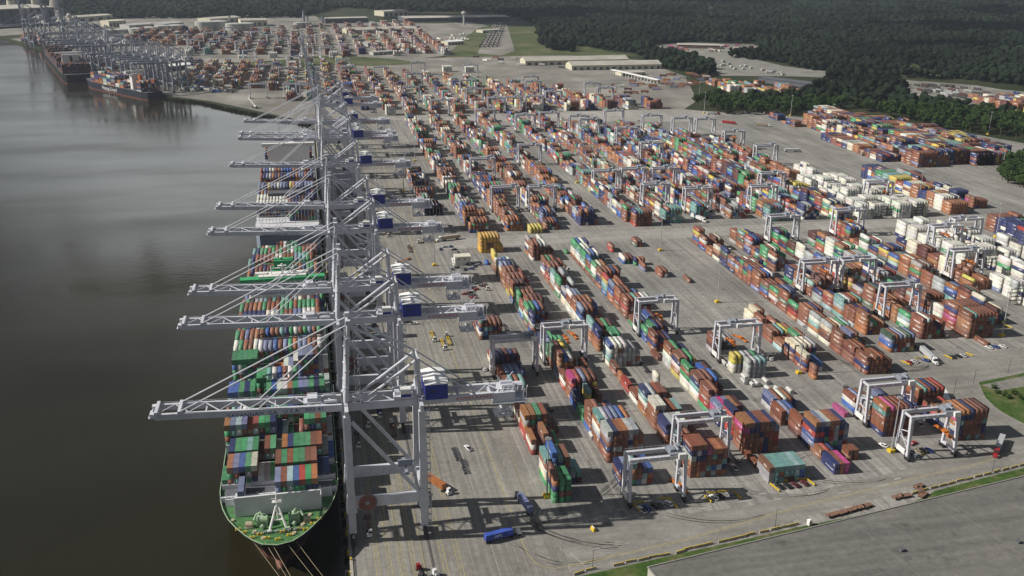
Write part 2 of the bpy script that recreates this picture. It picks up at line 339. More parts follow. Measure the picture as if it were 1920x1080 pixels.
sheet('highway', GP((1260, 85), (1300, 84), (1470, 124), (1600, 140), (1720, 152), (1920, 172), (1920, 178), (1600, 147), (1480, 143), (1350, 142), (1330, 112)), .1, MG['road'])
sheet('truck_park', GP((1230, 85), (1290, 80), (1420, 84), (1430, 96), (1330, 100), (1250, 100)), .12, MG['yardfar'])
sheet('chassis_depot', GP((1690, 165), (1730, 152), (1830, 160), (1920, 175), (1920, 225), (1850, 210), (1780, 182), (1700, 180)), .12, MG['yardfar'])
sheet('clearing', GP((1560, 128), (1640, 112), (1720, 120), (1800, 138), (1780, 146), (1640, 142)), .1, MG['rough'], 'stuff')
# ---------------- painted lines (one sheet of paint each)
def lines(name, segs, m, z=.045):
    mb = MB()
    for (a, b, wd) in segs:
        a = Vector((*a, 0)); b = Vector((*b, 0)); d = (b-a).normalized(); n = Vector((-d.y, d.x, 0))*wd/2
        mb.sheet([a-n, b-n, b+n, a+n], z)
    return struct(mb.build(name, m))
seg = []
for x in (14.5, 15.9, 19.2, 20.6, 23.9, 25.3, 28.6, 30.0, 33.2, 40.5, 42.0, 46.5, 48.0): seg.append(((x, 270), (x, 1280), .3))
for y in range(280, 1270, 6): seg += [((x, y), (x+1.4, y+2.2), .25) for x in (14.5, 19.2, 23.9, 28.6, 40.5, 46.5)] if y < 520 else []
seg += [((74.5, 322), (74.5, 1280), .45), ((84.5, 330), (84.5, 1280), .2)]
arc = [(74.5, 322), (75.2, 314), (77, 308), (80, 304.5), (84, 303.5), (88, 304)]
seg += [(a, b, .35) for a, b in zip(arc[:-1], arc[1:])]
yl = [(88, 304), (140, 312), (200, 326), (264, 337.5), (300, 343), (326, 350), (334, 362), (337, 380), (334, 400)]
seg += [(a, b, .35) for a, b in zip(yl[:-1], yl[1:])]
seg += [(a, b, .3) for a, b in zip([(x+.8, y-.8) for x, y in yl[:5]], [(x+.8, y-.8) for x, y in yl[1:6]])]
lines('yellow_lines', seg, M['paintline_y'])
seg = [((61.5, 300), (61.5, 1280), .25), ((68.0, 330), (68.0, 1280), .2), ((55, 380), (55, 1280), .18)]
for y in range(300, 900, 14): seg += [((79.5, y), (79.5, y+4), .2), ((89, y), (89, y+4), .2)]
for k, X0 in enumerate((94, 127.5, 161, 194.5, 228.5)):
    for y in range(348, 705, 14): seg.append(((X0+16.8, y+.0), (X0+30, y+.0), .3))
    seg += [((X0-4.2, 346), (X0-4.2, 705), .25), ((X0+26, 338), (X0+29.5, 338.4), .8), ((X0-6, 332), (X0+1, 332.8), .45), ((X0+14, 333.8), (X0+21, 334.6), .6)]
for k in range(9): seg.append(((73+k*2.2, 341.6), (74.4+k*2.2, 344.6), 1.0))
seg += [((92, 312), (96, 302), .3), ((92, 312), (118, 314), .2)]
for x in range(296, 640, 16): seg.append(((x, 455+(x-296)*.09), (x+6, 455.6+(x-296)*.09), .35))
lines('white_lines', seg, M['paintline_w'], .05)
mb = MB()
for x in (6.3, 36.8):
    mb.box(x-.12, x+.12, 200, 1280, .02, .10); mb.box(x-.55, x-.35, 200, 1280, .02, .045); mb.box(x+.35, x+.55, 200, 1280, .02, .045)
struct(mb.build('crane_rails', M['dark']))
mb = MB(); mb.box(4.4, 5.6, 200, 1288, -1.5, .35)
struct(mb.build('quay_edge', M['concrete']))

# ---------------- rubber laid down by turning trucks
def arcpts(cx, cy_, r, a0, a1, n=14): return [(cx+r*math.cos(math.radians(a0+(a1-a0)*k/n)), cy_+r*math.sin(math.radians(a0+(a1-a0)*k/n))) for k in range(n+1)]
seg = []; RT_ = random.Random(21)
for (cx_, cyy, r, a0, a1) in ((330, 478, 34, 200, 300), (334, 482, 38, 205, 290), (345, 470, 22, 190, 280), (118, 352, 40, 190, 262), (122, 356, 46, 195, 268), (60, 420, 90, 280, 330), (250, 300, 70, 60, 118), (300, 430, 60, 250, 300), (170, 365, 44, 232, 285), (205, 372, 40, 225, 290), (240, 380, 42, 228, 285), (96, 330, 26, 200, 290), (140, 730, 24, 200, 280), (300, 722, 40, 30, 110), (410, 728, 46, 190, 250)):
    for q in range(3):
        d_ = RT_.uniform(-2.5, 2.5); P_ = arcpts(cx_+d_, cyy+RT_.uniform(-2, 2), r, a0+RT_.uniform(-8, 8), a1)
        for off in (0, 2.0):
            seg += [((a[0]+off*.7, a[1]+off*.7), (b[0]+off*.7, b[1]+off*.7), .42) for a, b in zip(P_[:-1], P_[1:])]
for k in range(46):
    X0 = RT_.choice((94, 127.5, 161, 194.5, 228.5))+RT_.uniform(18, 29); y0 = RT_.uniform(335, 640); L_ = RT_.uniform(20, 70); seg.append(((X0, y0), (X0+RT_.uniform(-1, 1), y0+L_), .45))
for k in range(30):
    X0 = RT_.uniform(12, 88); y0 = RT_.uniform(280, 700); L_ = RT_.uniform(25, 90); seg.append(((X0, y0), (X0+RT_.uniform(-2, 2), y0+L_), .4))
for k in range(12):
    y0 = RT_.uniform(724, 746); x0 = RT_.uniform(100, 560); seg.append(((x0, y0), (x0+RT_.uniform(25, 70), y0+RT_.uniform(-3, 1)), .45))
lines('tyre_marks', seg, M['tyre'], .041)
# ================================================================ ship-to-shore gantry cranes
def make_sts(label, mtl, mhouse, first=True, raised=False, loc=(6.3, 348.8, 0), text='SAVANNAH  GA.  U.S.A.  NO 41', maker='KONECRANES', dark_boom=None):
    t = thing('quay_crane', label, 'crane', loc, 0, 'ship-to-shore cranes along the quay')
    P = lambda n, mb, m=mtl, par=t: mb.build(n, m, par)
    GY, FY = 4.25, 11.8
    for x, sx in ((.4, 1), (29.8, -1)):
        for y in (-FY, FY):
            mb = MB(); mb.taper(x-1.5, x+1.5, y-1.1, y+1.1, 4.2, 57.2, .15, .15, .1, .1); mb.taper(x-2.2, x+2.2, y-1.3, y+1.3, 14, 22, .6, .6, .15, .15)
            leg = P('leg', mb)
            mb = MB(); mb.box(x-.5, x+.5, y-4.4, y+4.4, 2.4, 4.3); mb.box(x-.7, x+.7, y-4.8, y-.6, 1, 2.6); mb.box(x-.7, x+.7, y+.6, y+4.8, 1, 2.6)
            for k in range(8):
                yy = y-4.3+k*1.23; mb.tube((x-.35, yy, .6), (x+.35, yy, .6), .5, 10)
            P('wheel_bogie', mb, M['dark'] if k % 2 else M['oldsteel'], leg)
    for y in (-FY, FY):
        mb = MB(); mb.box(1.6, 28.4, y-.9, y+.9, 16, 20.6); P('portal_beam', mb)
        mb = MB(); mb.bar((2.2, y, 54.6), (27.9, y, 20.4), 1.3, 1.3); P('diagonal_brace', mb)
    for x in (.4, 29.8):
        mb = MB(); mb.box(x-.8, x+.8, -FY+1.2, FY-1.2, 16.3, 19); P('sill_beam', mb)
        mb = MB(); mb.box(x-.7, x+.7, -FY-.8, FY+.8, 57.2, 59.6); P('cross_beam', mb)
    # fixed twin girder and backreach
    mb = MB()
    for y in (-GY, GY):
        mb.box(1.5, 60, y-.75, y+.75, 56.2, 59.1) if False else mb.box(1.6, 28.6, y-.75, y+.75, 56.0, 59.0)
        mb.box(31, 60, y-.75, y+.75, 56.0, 58.8); mb.taper(60, 69, y-.8, y+.8, 54.2, 58.6)
        mb.box(61, 72, y-.3, y+.3, 54.8, 55.4)
    for k in range(11):
        x0 = 3+k*5.6; mb.bar((x0, -GY+.7 if k % 2 else GY-.7, 58.6), (x0+5.2, GY-.7 if k % 2 else -GY+.7, 58.6), .3)
    for x in (33, 46, 59, 68): mb.box(x-.4, x+.4, -GY+.75, GY-.75, 56.4, 58.2)
    # walkway rails
    for y in (GY+1.2,):
        mb.box(2, 68, y-.35, y+.35, 58.2, 58.3); mb.bar((2, y, 59.4), (68, y, 59.4), .09)
        for k in range(23): mb.bar((2+k*3, y, 58.3), (2+k*3, y, 59.4), .08)
    fg = P('fixed_girder', mb)
    if maker:
        lettering(maker, 2.1, M['redtext'], fg, (52, -GY-.80, 57.4), (math.pi/2, 0, 0))
    mb = MB()                                          # backreach service platform with its hanging cage
    mb.box(60, 74, -6, 6.5, 54.0, 54.25)
    for (x, y) in ((61, -5.8), (67.5, -5.8), (61, 1), (67.5, 1)): mb.bar((x, y, 48.5), (x, y, 54), .3)
    mb.box(60.6, 68, -6, 1.2, 48.3, 48.7)
    for z in (49.8, 51.5): mb.bar((61, -5.8, z), (67.5, -5.8, z), .15)
    mb.bar((61, -5.8, 48.5), (67.5, -5.8, 53.8), .18); mb.box(63, 66, -4, -1, 48.7, 51)
    for k in range(7): mb.bar((62+k*2, -GY, 58.7), (62.6+k*2, -GY+.5, 60.6), .18)
    mb.bar((66, 4, 58.6), (70, 4, 63.4), .35); mb.bar((66, 4, 58.6), (63, 4, 62), .3); mb.box(62.5, 70, -2.4, 3.2, 54.2, 58.9); mb.tube((64, -1, 59.5), (69, -1, 59.5), 1.0); mb.tube((64, 2, 59.7), (69, 2, 59.7), 1.0)
    for x in (72.5, 73.8): mb.bar((x, -5.5, 54), (x, -5.5, 61), .22)
    mb.box(68, 73.9, 2, 6, 54.1, 58)
    P('service_platform', mb)
    # A-frame
    for y in (-GY, GY):
        mb = MB(); mb.tube((.5, y, 60), (2.8, y, 93.4), 1.05, 10, .8); mb.box(1.9, 3.7, y-.9, y+.9, 92.8, 94.6)
        for z in (66, 73, 80, 87): mb.tube((.5+(z-60)*.069, y, z), (.5+(z-60)*.069+.02, y, z+.5), 1.25, 10)
        P('mast_post', mb)
        mb = MB(); mb.tube((29.8, y, 60.2), (29.4, y, 76.6), .95, 10, .75); P('rear_post', mb)
        mb = MB(); mb.tube((3.2, y, 92.6), (29.2, y, 76.2), .5, 6); P('top_tie', mb)
        mb = MB(); mb.tube((28.7, y, 75.6), (6.4, y, 59.2), .62, 8); P('rear_strut', mb)
        mb = MB(); mb.tube((29.9, y, 75.8), (52, y, 58.8), .32, 6); P('backstay', mb)
    mb = MB()
    for z in (62.5, 78, 92.5): mb = MB(); mb.tube((.5+(z-60)*.069, -GY, z), (.5+(z-60)*.069, GY, z), .45, 6); P('cross_tie', mb)
    for z in (66, 76): mb = MB(); mb.tube((29.5, -GY, z), (29.5, GY, z), .38, 6); P('cross_tie', mb)
    mb = MB()                                          # stair tower up the mast
    for (x, y) in ((4.6, -3), (6.4, -3), (4.6, -1), (6.4, -1)): mb.bar((x, y, 59), (x, y, 92), .11)
    for k in range(11):
        z = 61.5+k*3; mb.bar((4.6, -3, z), (6.4, -3, z), .08); mb.bar((4.6, -3, z-3), (6.4, -3, z), .1)
    for (x, y) in ((31.5, -12.4), (32.7, -12.4), (31.5, -11.4), (32.7, -11.4)): mb.bar((x, y, 4), (x, y, 58), .12)
    for k in range(18):
        z = 6+k*3; mb.box(31.4, 32.8, -12.5, -11.3, z, z+.1); mb.bar((31.5, -12.4, z-2.8), (32.7, -12.4, z), .1)
    P('stair_tower', mb)
    # machinery house
    mb = MB(); mb.box(32, 41, -6.8, 8, 58.9, 65.6); h = P('machinery_house', mb, mhouse)
    mb = MB(); mb.add([(31.6, -7.2, 65.6), (41.4, -7.2, 65.6), (41.4, 8.4, 65.6), (31.6, 8.4, 65.6), (36.5, -7.2, 66.5), (36.5, 8.4, 66.5)], [(0, 1, 4), (1, 2, 5, 4), (2, 3, 5), (3, 0, 4, 5), (3, 2, 1, 0)])
    for y in (-3.6, 0, 3.6): mb.box(31.7, 41.3, y-.06, y+.06, 65.66, 66.56)
    mb.build('roof', M['roofwhite'], h)
    mb = MB(); mb.box(41.02, 41.08, -5, -3.9, 59.2, 61.4); mb.build('door', M['dark'], h); mb = MB(); mb.box(34, 36, -6.88, -6.82, 62, 63); mb.build('louvre', M['dark'], h)
    # trolley
    mb = MB(); mb.box(19.5, 27.5, -4.9, 4.9, 59.2, 60.3); mb.box(20, 22, -3, 3, 60.3, 61.6); mb.tube((23, -3, 61), (23, 3, 61), .9); mb.tube((25, -3.5, 61), (25, 3.5, 61), .7)
    for x in (20, 27): mb.bar((x, -4.6, 60.3), (x, -4.6, 63), .15); mb.bar((x, 4.6, 60.3), (x, 4.6, 63), .15)
    mb.box(19.8, 27.2, -4.7, -4.5, 62.9, 63.05)
    tr = P('trolley', mb)
    mb = MB(); mb.box(22.2, 26.4, -5.4, -1.6, 60.4, 63.3); mb.cur = 1; mb.box(22.3, 26.3, -5.5, -5.42, 60.4, 61.6); mb.build('winch_cabin', [M['white'], mhouse], tr)
    mb = MB(); mb.taper(17, 19.4, -1.6, 1.6, 52.4, 55.4, .2, .1, .1, .1); mb.build('operator_cab', M['glass'], tr)
    mb = MB()
    for (x, y) in ((21, -2), (26, -2), (21, 2), (26, 2)): mb.bar((x, y, 28), (x, y, 59.4), .09)
    mb.box(20.6, 26.4, -1.6, 1.6, 26.6, 28.2); mb.box(22.9, 24.1, -6.1, 6.1, 25.4, 26.5); mb.box(22.2, 24.8, -6.2, -5.7, 25.2, 26.2); mb.box(22.2, 24.8, 5.7, 6.2, 25.2, 26.2)
    mb.build('spreader', M['oldsteel'], tr)
    # cable reel on the portal beam
    mb = MB(); mb.tube((6.7, -FY-1.9, 18.6), (6.7, -FY-1.3, 18.6), 3.9, 40); mb.cur = 1; mb.tube((6.7, -FY-2.1, 18.6), (6.7, -FY-1.9, 18.6), .9, 16)
    for k in range(40):
        a = k*math.pi/20; mb.cur = 1; mb.bar((6.7+3.3*math.cos(a), -FY-1.95, 18.6+3.3*math.sin(a)), (6.7+4.15*math.cos(a), -FY-1.95, 18.6+4.15*math.sin(a)), .16)
    mb.build('cable_reel', [M['red'], M['oldsteel']], t)
    # boom, hinged at the waterside legs
    hz = 58.2
    bo = MB()
    def bz(x): return -x/71.5*2.0
    for y in (-GY, GY):
        bo.add([(-71.5, y-.7, bz(-71.5)-1.3), (-71.5, y+.7, bz(-71.5)-1.3), (-1.2, y+.7, -2), (-1.2, y-.7, -2), (-71.5, y-.7, bz(-71.5)+1.1), (-71.5, y+.7, bz(-71.5)+1.1), (-1.2, y+.7, .9), (-1.2, y-.7, .9)],
               [(0, 1, 2, 3), (7, 6, 5, 4), (3, 2, 6, 7), (1, 0, 4, 5), (0, 3, 7, 4), (2, 1, 5, 6)])
    boom = put('boom', bo.mesh('boom', dark_boom or mtl), t, (0, 0, hz))
    lb = MB(); n = 12; L = 68/n
    for k in range(n):
        x0 = -2.5-k*L; x1 = x0-L; s = GY-.6 if k % 2 else -GY+.6
        lb.bar((x0, s, bz(x0)+1.0), (x1, -s, bz(x1)+1.0), .32)
    for x in (-14, -27, -40, -53): lb.box(x-.25, x+.25, -GY+.7, GY-.7, bz(x)-.6, bz(x)+.2)
    for x in (-62.5, -71): lb.box(x-.6, x+.6, -GY-.9, GY+.9, bz(x)+.4, bz(x)+2.1)
    lb.box(-73.4, -71.2, -4.6, -2.4, 1.2, 3.2); lb.box(-73.4, -71.2, 2.4, 4.6, 1.2, 3.2); lb.bar((-73, -5, 2.2), (-73, 5, 2.2), .3); lb.box(-74.2, -73.2, -3.5, 3.5, .8, 1.1)
    put('lattice', lb.mesh('boom_lattice', mtl), boom)
    lb = MB()
    for y in (GY+1.1,):
        lb.add([(-70, y-.4, bz(-70)+.2), (-2, y-.4, .2), (-2, y+.4, .2), (-70, y+.4, bz(-70)+.2)], [(0, 1, 2, 3)])
        lb.bar((-70, y, bz(-70)+1.4), (-2, y, 1.3), .1)
        for k in range(24): lb.bar((-2-k*2.9, y, bz(-2-k*2.9)+.2), (-2-k*2.9, y, bz(-2-k*2.9)+1.4), .08)
    for x in (-20, -36, -41): lb.bar((x, GY+1.1, 1), (x, GY+1.1, 7.5), .14)
    lb.box(-16, -9, -3.2, 3.2, 1.2, 2.0); lb.box(-14.5, -10.5, -2.6, 2.6, 2.0, 3.6); lb.tube((-8, -3, 2), (-3, -3, 2), .7); lb.tube((-8, 2.5, 2), (-3, 2.5, 2), .7); lb.bar((-4, -3, .9), (-4, -3, 5.6), .3); lb.bar((-4, 3, .9), (-4, 4, 5.6), .3)
    put('walkway', lb.mesh('boom_walkway', mtl), boom)
    if text:
        lettering(text, 2.35, M['navytext'], boom, (-26.5, -GY-.76, -.1), (math.pi/2, 0, 0), 'crane_name')
    if raised:
        boom.rotation_euler = (0, math.radians(80), 0)
        for y in (-GY, GY):
            mb = MB(); mb.path([(2.4, y, 92.4), (-6, y, 103), (-6.5, y, 118)], .3); P('forestay', mb)
    else:
        for y in (-GY, GY):
            mb = MB(); mb.tube((2.2, y, 92.6), (-63.5, y, 61.0), .30, 6); P('forestay', mb)
            mb = MB(); mb.tube((2.0, y, 91.2), (-33.2, y, 60.0), .26, 6); P('forestay', mb)
    mb = MB()
    for k in range(9):
        x0 = 30+k*3.2
        mb.path([(x0+3.2*u, -GY-1, 55.9-2.2*4*u*(1-u)) for u in (0, .25, .5, .75, 1)], .07, 4)
    P('festoon_cable', mb, M['dark'])
    return t
CR_Y = [348.8, 440.2, 486.2, 594.6, 656.2, 787, 900.3, 921.5, 990]
WHO = ['second quay crane from the near end, boom lowered over the green ship', 'third quay crane from the near end, boom down above the green ship bridge',
       'fourth quay crane from the near end, boom down beside the grey-blue ship stern', 'fifth quay crane from the near end, working over the grey-blue ship',
       'sixth quay crane from the near end, boom over the middle of the grey-blue ship', 'seventh quay crane, rear one of a close pair at the grey-blue ship bow',
       'eighth quay crane, just behind the seventh, boom lowered past the grey-blue ship', 'ninth quay crane, furthest lowered boom before the raised one']
sts = make_sts('nearest grey quay crane, blue machinery house, red cable reel, boom over the green-decked bow', M['steel'], M['blue'])
sts_b = None
import itertools
def copy_crane(src, y, label, drop=('crane_name',)):
    r = src.copy(); COL.objects.link(r); r.location = (src.location.x, y, 0); r['label'] = label
    for ch in list(src.children):
        c = ch.copy(); COL.objects.link(c); c.parent = r
        for gch in list(ch.children):
            nm = gch.name.split('.')[0]
            if nm in drop: continue
            d = gch.copy(); COL.objects.link(d); d.parent = c
    return r
NO = [40, 39, 38, 37, 36, 35, 34, 33]
for k, (y, lb) in enumerate(zip(CR_Y[1:], WHO)):
    r = copy_crane(sts, y, lb)
    bm = [c for c in r.children if c.name.split('.')[0] == 'boom'][0]
    lettering('SAVANNAH GA. U.S.A.', 2.0, M['navytext'], bm, (-29, -4.99, -.15), (math.pi/2, 0, 0), 'crane_name')
up = make_sts('quay crane with its boom raised upright, beyond all the lowered booms', M['steel'], M['blue'], raised=True, loc=(6.3, 1095, 0), text=None, maker=None)
for y, lb in ((1142, 'raised-boom quay crane standing second at the far end of the berth'),):
    copy_crane(up, y, lb)
# ---------------------------------------------------------------- older cranes of the far river terminal
qa = G(330, 178); qb = G(130, 128); qd = (qb-qa).normalized()
far0 = make_sts('tall grey quay crane with upright boom at the far container ship', M['oldsteel'], M['roofwhite'], raised=True, loc=(0, 0, 0), text=None, maker=None, dark_boom=M['oldsteel'])
far1 = make_sts('older quay crane nearest the open concrete wharf, boom lowered', M['oldsteel'], M['roofwhite'], loc=(0, 0, 0), text=None, maker=None, dark_boom=M['oldsteel'])
rot = math.atan2(qd.y, qd.x)-math.pi/2
nrm = Vector((qd.y, -qd.x, 0))
FARL = ['second older crane from the open wharf, boom over the dark ship stern', 'third older crane from the open wharf, behind the ship with yellow funnel', 'fourth older crane from the open wharf, amid a dense row', 'fifth older crane from the open wharf, amid a dense row',
        'sixth older crane from the open wharf, beside the ship bow', 'seventh older crane from the open wharf, between two moored ships', 'eighth older crane from the open wharf, at the red-topped ship stern', 'ninth older crane from the open wharf, over the red-topped ship', 'tenth older crane from the open wharf, over the red-topped ship bow']
def place_far(o, s, off=6.5):
    p = qa+qd*s+nrm*off; o.location = (p.x, p.y, 0); o.rotation_euler = (0, 0, rot); return o
def copy_tree(src):
    r = src.copy(); COL.objects.link(r)
    for ch in list(src.children):
        c = ch.copy(); COL.objects.link(c); c.parent = r
        for gch in list(ch.children):
            d = gch.copy(); COL.objects.link(d); d.parent = c
    return r
place_far(far1, 30); far1['group'] = 'older cranes of the far terminal'; far1.scale = (.82,)*3
for k, s in enumerate((62, 96, 128, 160, 205, 262, 318, 352, 392)):
    r = copy_tree(far1); r['label'] = FARL[k]; place_far(r, s); r.scale = (.82 if k < 5 else .95,)*3
def at_far(o, px, py, rz): g = G(px, py); o.location = (g.x, g.y, 0); o.rotation_euler = (0, 0, rz)
at_far(far0, 128, 105, rot*1.0); far0['group'] = 'older cranes of the far terminal'
for (px, py, lb) in ((52, 86, 'leftmost upright-boom crane at the farthest docked ship'), (95, 96, 'lattice crane between the farthest ship and the red-topped one')):
    r = copy_tree(far0); r['label'] = lb; at_far(r, px, py, rot)
for (px, py, lb) in ((62, 92, 'lowered crane by the farthest ship stern'), (150, 112, 'lowered crane landward of the tall upright one'), (172, 121, 'lowered crane just inland of the red-topped ship bow')):
    r = copy_tree(far1); r['label'] = lb; at_far(r, px, py, rot); r.scale = (.9,)*3
# ================================================================ rubber-tyred gantry cranes
def make_rtg():
    t = thing('yard_gantry', '', 'gantry crane', (0, 0, 0), 0, 'rubber-tyred gantries over the container rows')
    m = M['rtgw']; SP = 25.2
    for x in (0, SP):
        for y, yt in ((-4.6, -3.3), (4.6, 3.3)):
            mb = MB(); mb.bar((x, y, 2.2), (x, yt, 21.4), 1.1, 1.25, 1.5, 1.7); leg = mb.build('leg', m, t)
            mb = MB(); mb.box(x-.55, x+.55, y-2.0, y+2.0, 1.5, 2.4); mb.build('bogie', M['dark'], leg)
            mb = MB()
            for d in (-1.1, 1.1): mb.tube((x-.45, y+d, .85), (x+.45, y+d, .85), .85, 14)
            mb.build('wheel', M['rubber'], leg)
        mb = MB(); mb.box(x-.5, x+.5, -3.9, 3.9, 2.4, 3.6); mb.build('sill_beam', m, t)
        mb = MB(); mb.bar((x, -4.3, 5), (x, 3.9, 12.5), .4); mb.bar((x, 3.9, 12.5), (x, -3.7, 15), .4); mb.bar((x, -4.0, 9.5), (x, 3.9, 9.5), .3); mb.build('diagonal_brace', m, t)
    for y in (-3.3, 3.3):
        mb = MB(); mb.box(-.75, SP+.75, y-.6, y+.6, 21.2, 23.0)
        mb.box(-.6, SP+.6, y-.9 if y < 0 else y+.6, y-.6 if y < 0 else y+.9, 22.9, 23.0)
        yy = y-.85 if y < 0 else y+.85
        mb.bar((-.6, yy, 24), (SP+.6, yy, 24), .08)
        for k in range(14): mb.bar((k*1.93, yy, 23), (k*1.93, yy, 24), .07)
        b = mb.build('main_beam', m, t)
        mb = MB()
        for k in range(5): mb.box(2.2+k*5.2, 2.9+k*5.2, yy-.25, yy+.25, 22.2, 22.8)
        mb.build('floodlight', M['roofwhite'], b)
    mb = MB(); mb.box(0, .5, -2.9, 2.9, 21.4, 22.6); mb.box(SP-.5, SP, -2.9, 2.9, 21.4, 22.6); mb.build('end_tie', m, t)
    mb = MB(); mb.box(-1.1, -.6, -3.2, 3.2, 2.6, 5.2); mb.build('generator_box', M['white'], t)
    return t
def add_trolley(t, x, sp=None):
    mb = MB(); mb.box(x-3.4, x+3.4, -4, 4, 23.05, 23.6); mb.box(x-2.6, x-.4, -2, 2.2, 23.6, 24.9); mb.tube((x+1, -2.4, 24.4), (x+1, 2.4, 24.4), .7); mb.box(x-3, x+3, -3.6, -3.5, 24.4, 24.6); mb.box(x+1.9, x+2.9, .5, 3, 23.6, 25.1)
    for d in (-3.2, 3.2): mb.bar((x+d, 3.8, 23.6), (x+d, 3.8, 25), .1); mb.bar((x+d, -3.6, 23.6), (x+d, -3.6, 25), .1)
    tr = mb.build('trolley', M['oldsteel'], t)
    mb = MB(); mb.taper(x+.2, x+3.6, -5.6, -3.9, 21.6, 24.0, .1, .1, .2, 0); mb.build('operator_cab', M['white'], tr)
    if sp is not None:
        mb = MB()
        for (a, b) in ((-1, -2), (1, -2), (-1, 2), (1, 2)): mb.bar((x+a, b, sp+1.2), (x+a*1.4, b, 23.1), .07)
        mb.box(x-.6, x+.6, -6.0, 6.0, sp, sp+.7); mb.box(x-1.2, x+1.2, -6.1, -5.6, sp-.2, sp+.5); mb.box(x-1.2, x+1.2, 5.6, 6.1, sp-.2, sp+.5); mb.box(x-1.3, x+1.3, -2.4, 2.4, sp+.7, sp+1.4)
        mb.build('spreader', M['orange'], tr)
rtg0 = make_rtg()
RTGS = [(126.3, 344.2, 21, None), (270.3, 357, 21, 11), (269.3, 392, 21, None), (159.8, 373, 20, None), (92.3, 482.8, 21, None), (125, 496, 14, 13), (193.3, 526.5, 15, 10), (227, 480, 9, 10.5), (333.2, 579, 19, 13.5), (363.8, 579.5, 11, None), (362.1, 524, 20, None),
        (364.8, 694.5, 16, None), (429, 702.7, 15, 12), (481, 645, 14, 14), (511.5, 661.5, 8, 14), (456, 585, 18, 12), (511.4, 790, 19, 12), (394, 792.5, 18, None), (427, 841, 15, None), (158, 951, 20, 13), (157, 828.7, 21, None), (191, 825.2, 12, 13), (268, 877.5, 18, None), (298, 882, 19, None), (329, 879.3, 15, 12),
        (298, 817.8, 15, None), (331, 796, 14, 14), (294.5, 1215, 18, None), (327, 1186, 12, None), (333.5, 1161, 20, None), (385, 1219, 15, None), (361, 1094, 14, 13), (423, 1176, 8, None), (455, 1151, 18, None), (360, 1003, 12, None), (482, 1140, 15, None), (483, 1055, 14, 14), (483, 969, 20, None),
        (215, 1248, 10, None), (167, 1340, 18, None), (140.4, 1470, 12, None), (234, 1440, 10, None), (239, 1535, 17, None), (250, 1350, 12, None), (274, 1352, 19, None), (307, 1356, 8, None), (277, 1735, 12, None), (350, 1566, 18, None), (341, 1509, 12, None), (163, 1630, 15, None), (187, 1786, 12, None), (114, 1723, 16, None),
        (222, 1012.6, 18, None), (260, 1203.5, 12, None), (436, 1425, 18, None), (347, 1398, 12, None), (431, 1479, 9, None)]
HOW = ['nearest', 'second nearest', 'third nearest']
def rtg_label(x, y, k):
    if y < 345: return 'white yard gantry closest to the camera, parked cars between its legs'
    lane = lambda v: min(range(len(LANES)), key=lambda i: abs(LANES[i]-v))
    rank = 1+sum(1 for q in RTGS if lane(q[0]) == lane(x) and (q[1], q[0]) < (y, x))
    return 'white yard gantry, %s one along the %s container lane inland from the quay' % ('nearest' if rank == 1 else ordw(rank), ordw(lane(x)+1))
LANES = [92, 126, 159, 193, 225, 269, 297, 331, 362, 391, 427, 455, 482, 511]
for k, (x, y, tx, sp) in enumerate(RTGS):
    r = rtg0 if k == 0 else copy_tree(base_r)
    if k == 0:
        base_r = copy_tree(rtg0)      # keep a bare copy to clone from
    r.location = (x, y, 0); r['label'] = rtg_label(x, y, k)
    add_trolley(r, tx, sp)
for o in [base_r]+[c for c in base_r.children_recursive]: bpy.data.objects.remove(o)
# gantries of the river terminal and the far-left yard
far_rtg = []
mbf = None
for k, (px, py) in enumerate([(467, 158), (531, 158), (555, 159), (522, 127), (538, 107), (485, 122), (380, 62), (410, 70), (440, 78), (470, 60), (500, 66), (508, 52), (545, 58), (560, 70), (590, 66), (350, 75), (330, 66), (420, 52), (600, 90), (565, 88), (640, 125), (630, 112), (520, 72), (455, 95), (318, 92)]):
    p = G(px, py, 22.5)
    r = copy_tree(rtg0)
    r.location = (p.x, p.y+4.6, 0); r['group'] = 'yard gantries of the far river terminal'
    r.rotation_euler = (0, 0, rot*.55 if py < 110 else .12)
    r['label'] = ('tall white yard gantry, %s counted from the left in the far river terminal' if py < 110 else 'white yard gantry, %s counted leftwards in the colourful stacks behind the open wharf') % ordw(k+1)
# ================================================================ shipping containers
PAL = dict(r=(.235, .080, .041), o=(.35, .135, .045), m=(.105, .032, .026), d=(.36, .040, .028), n=(.022, .033, .130), b=(.030, .105, .37), u=(.17, .20, .34), g=(.055, .28, .115), t=(.14, .31, .29),
           l=(.30, .47, .46), w=(.62, .61, .54), c=(.60, .55, .41), s=(.36, .37, .37), y=(.52, .42, .055), p=(.50, .05, .23), a=(.58, .31, .025), k=(.05, .05, .055), e=(.09, .15, .10))
CNAME = dict(r='brown', o='orange-brown', m='maroon', d='red', n='navy', b='blue', u='grey-blue', g='green', t='teal', l='pale-teal', w='white', c='cream', s='grey', y='yellow', p='pink', a='amber', k='charcoal', e='olive')
MIX = 'rrrrrrrrrrrrroooooommmmmnnnnngggwwcssssttbbuuudddyle'
HT, CW, CL = 2.8, 2.44, 12.19
BOXES = []          # x0, y0, z0, length, colour, label parts, exposure, rank
def jitter(c):
    k = RND.uniform(.82, 1.15); L_ = sum(PAL[c])/3; f = RND.uniform(.10, .34); return tuple(min(1, max(0, (v*(1-f)+(L_*.75+.045)*f)*k*RND.uniform(.94, 1.06))) for v in PAL[c])
BAYS = []
def bay(X0, Y, hts, tops='', side='', pitch=2.95, mix=MIX, z0=.05, L=CL, where=None, fronts=None):
    """one stack row across: hts = tiers per row, tops = colour of each row's top box, side = colours of row 0 from the top down"""
    BAYS.append(dict(X0=X0, Y=Y, h=[int(c, 16) for c in hts], tops=tops, side=side, pitch=pitch, mix=mix, z0=z0, L=L, where=where, fronts=fronts or {}))
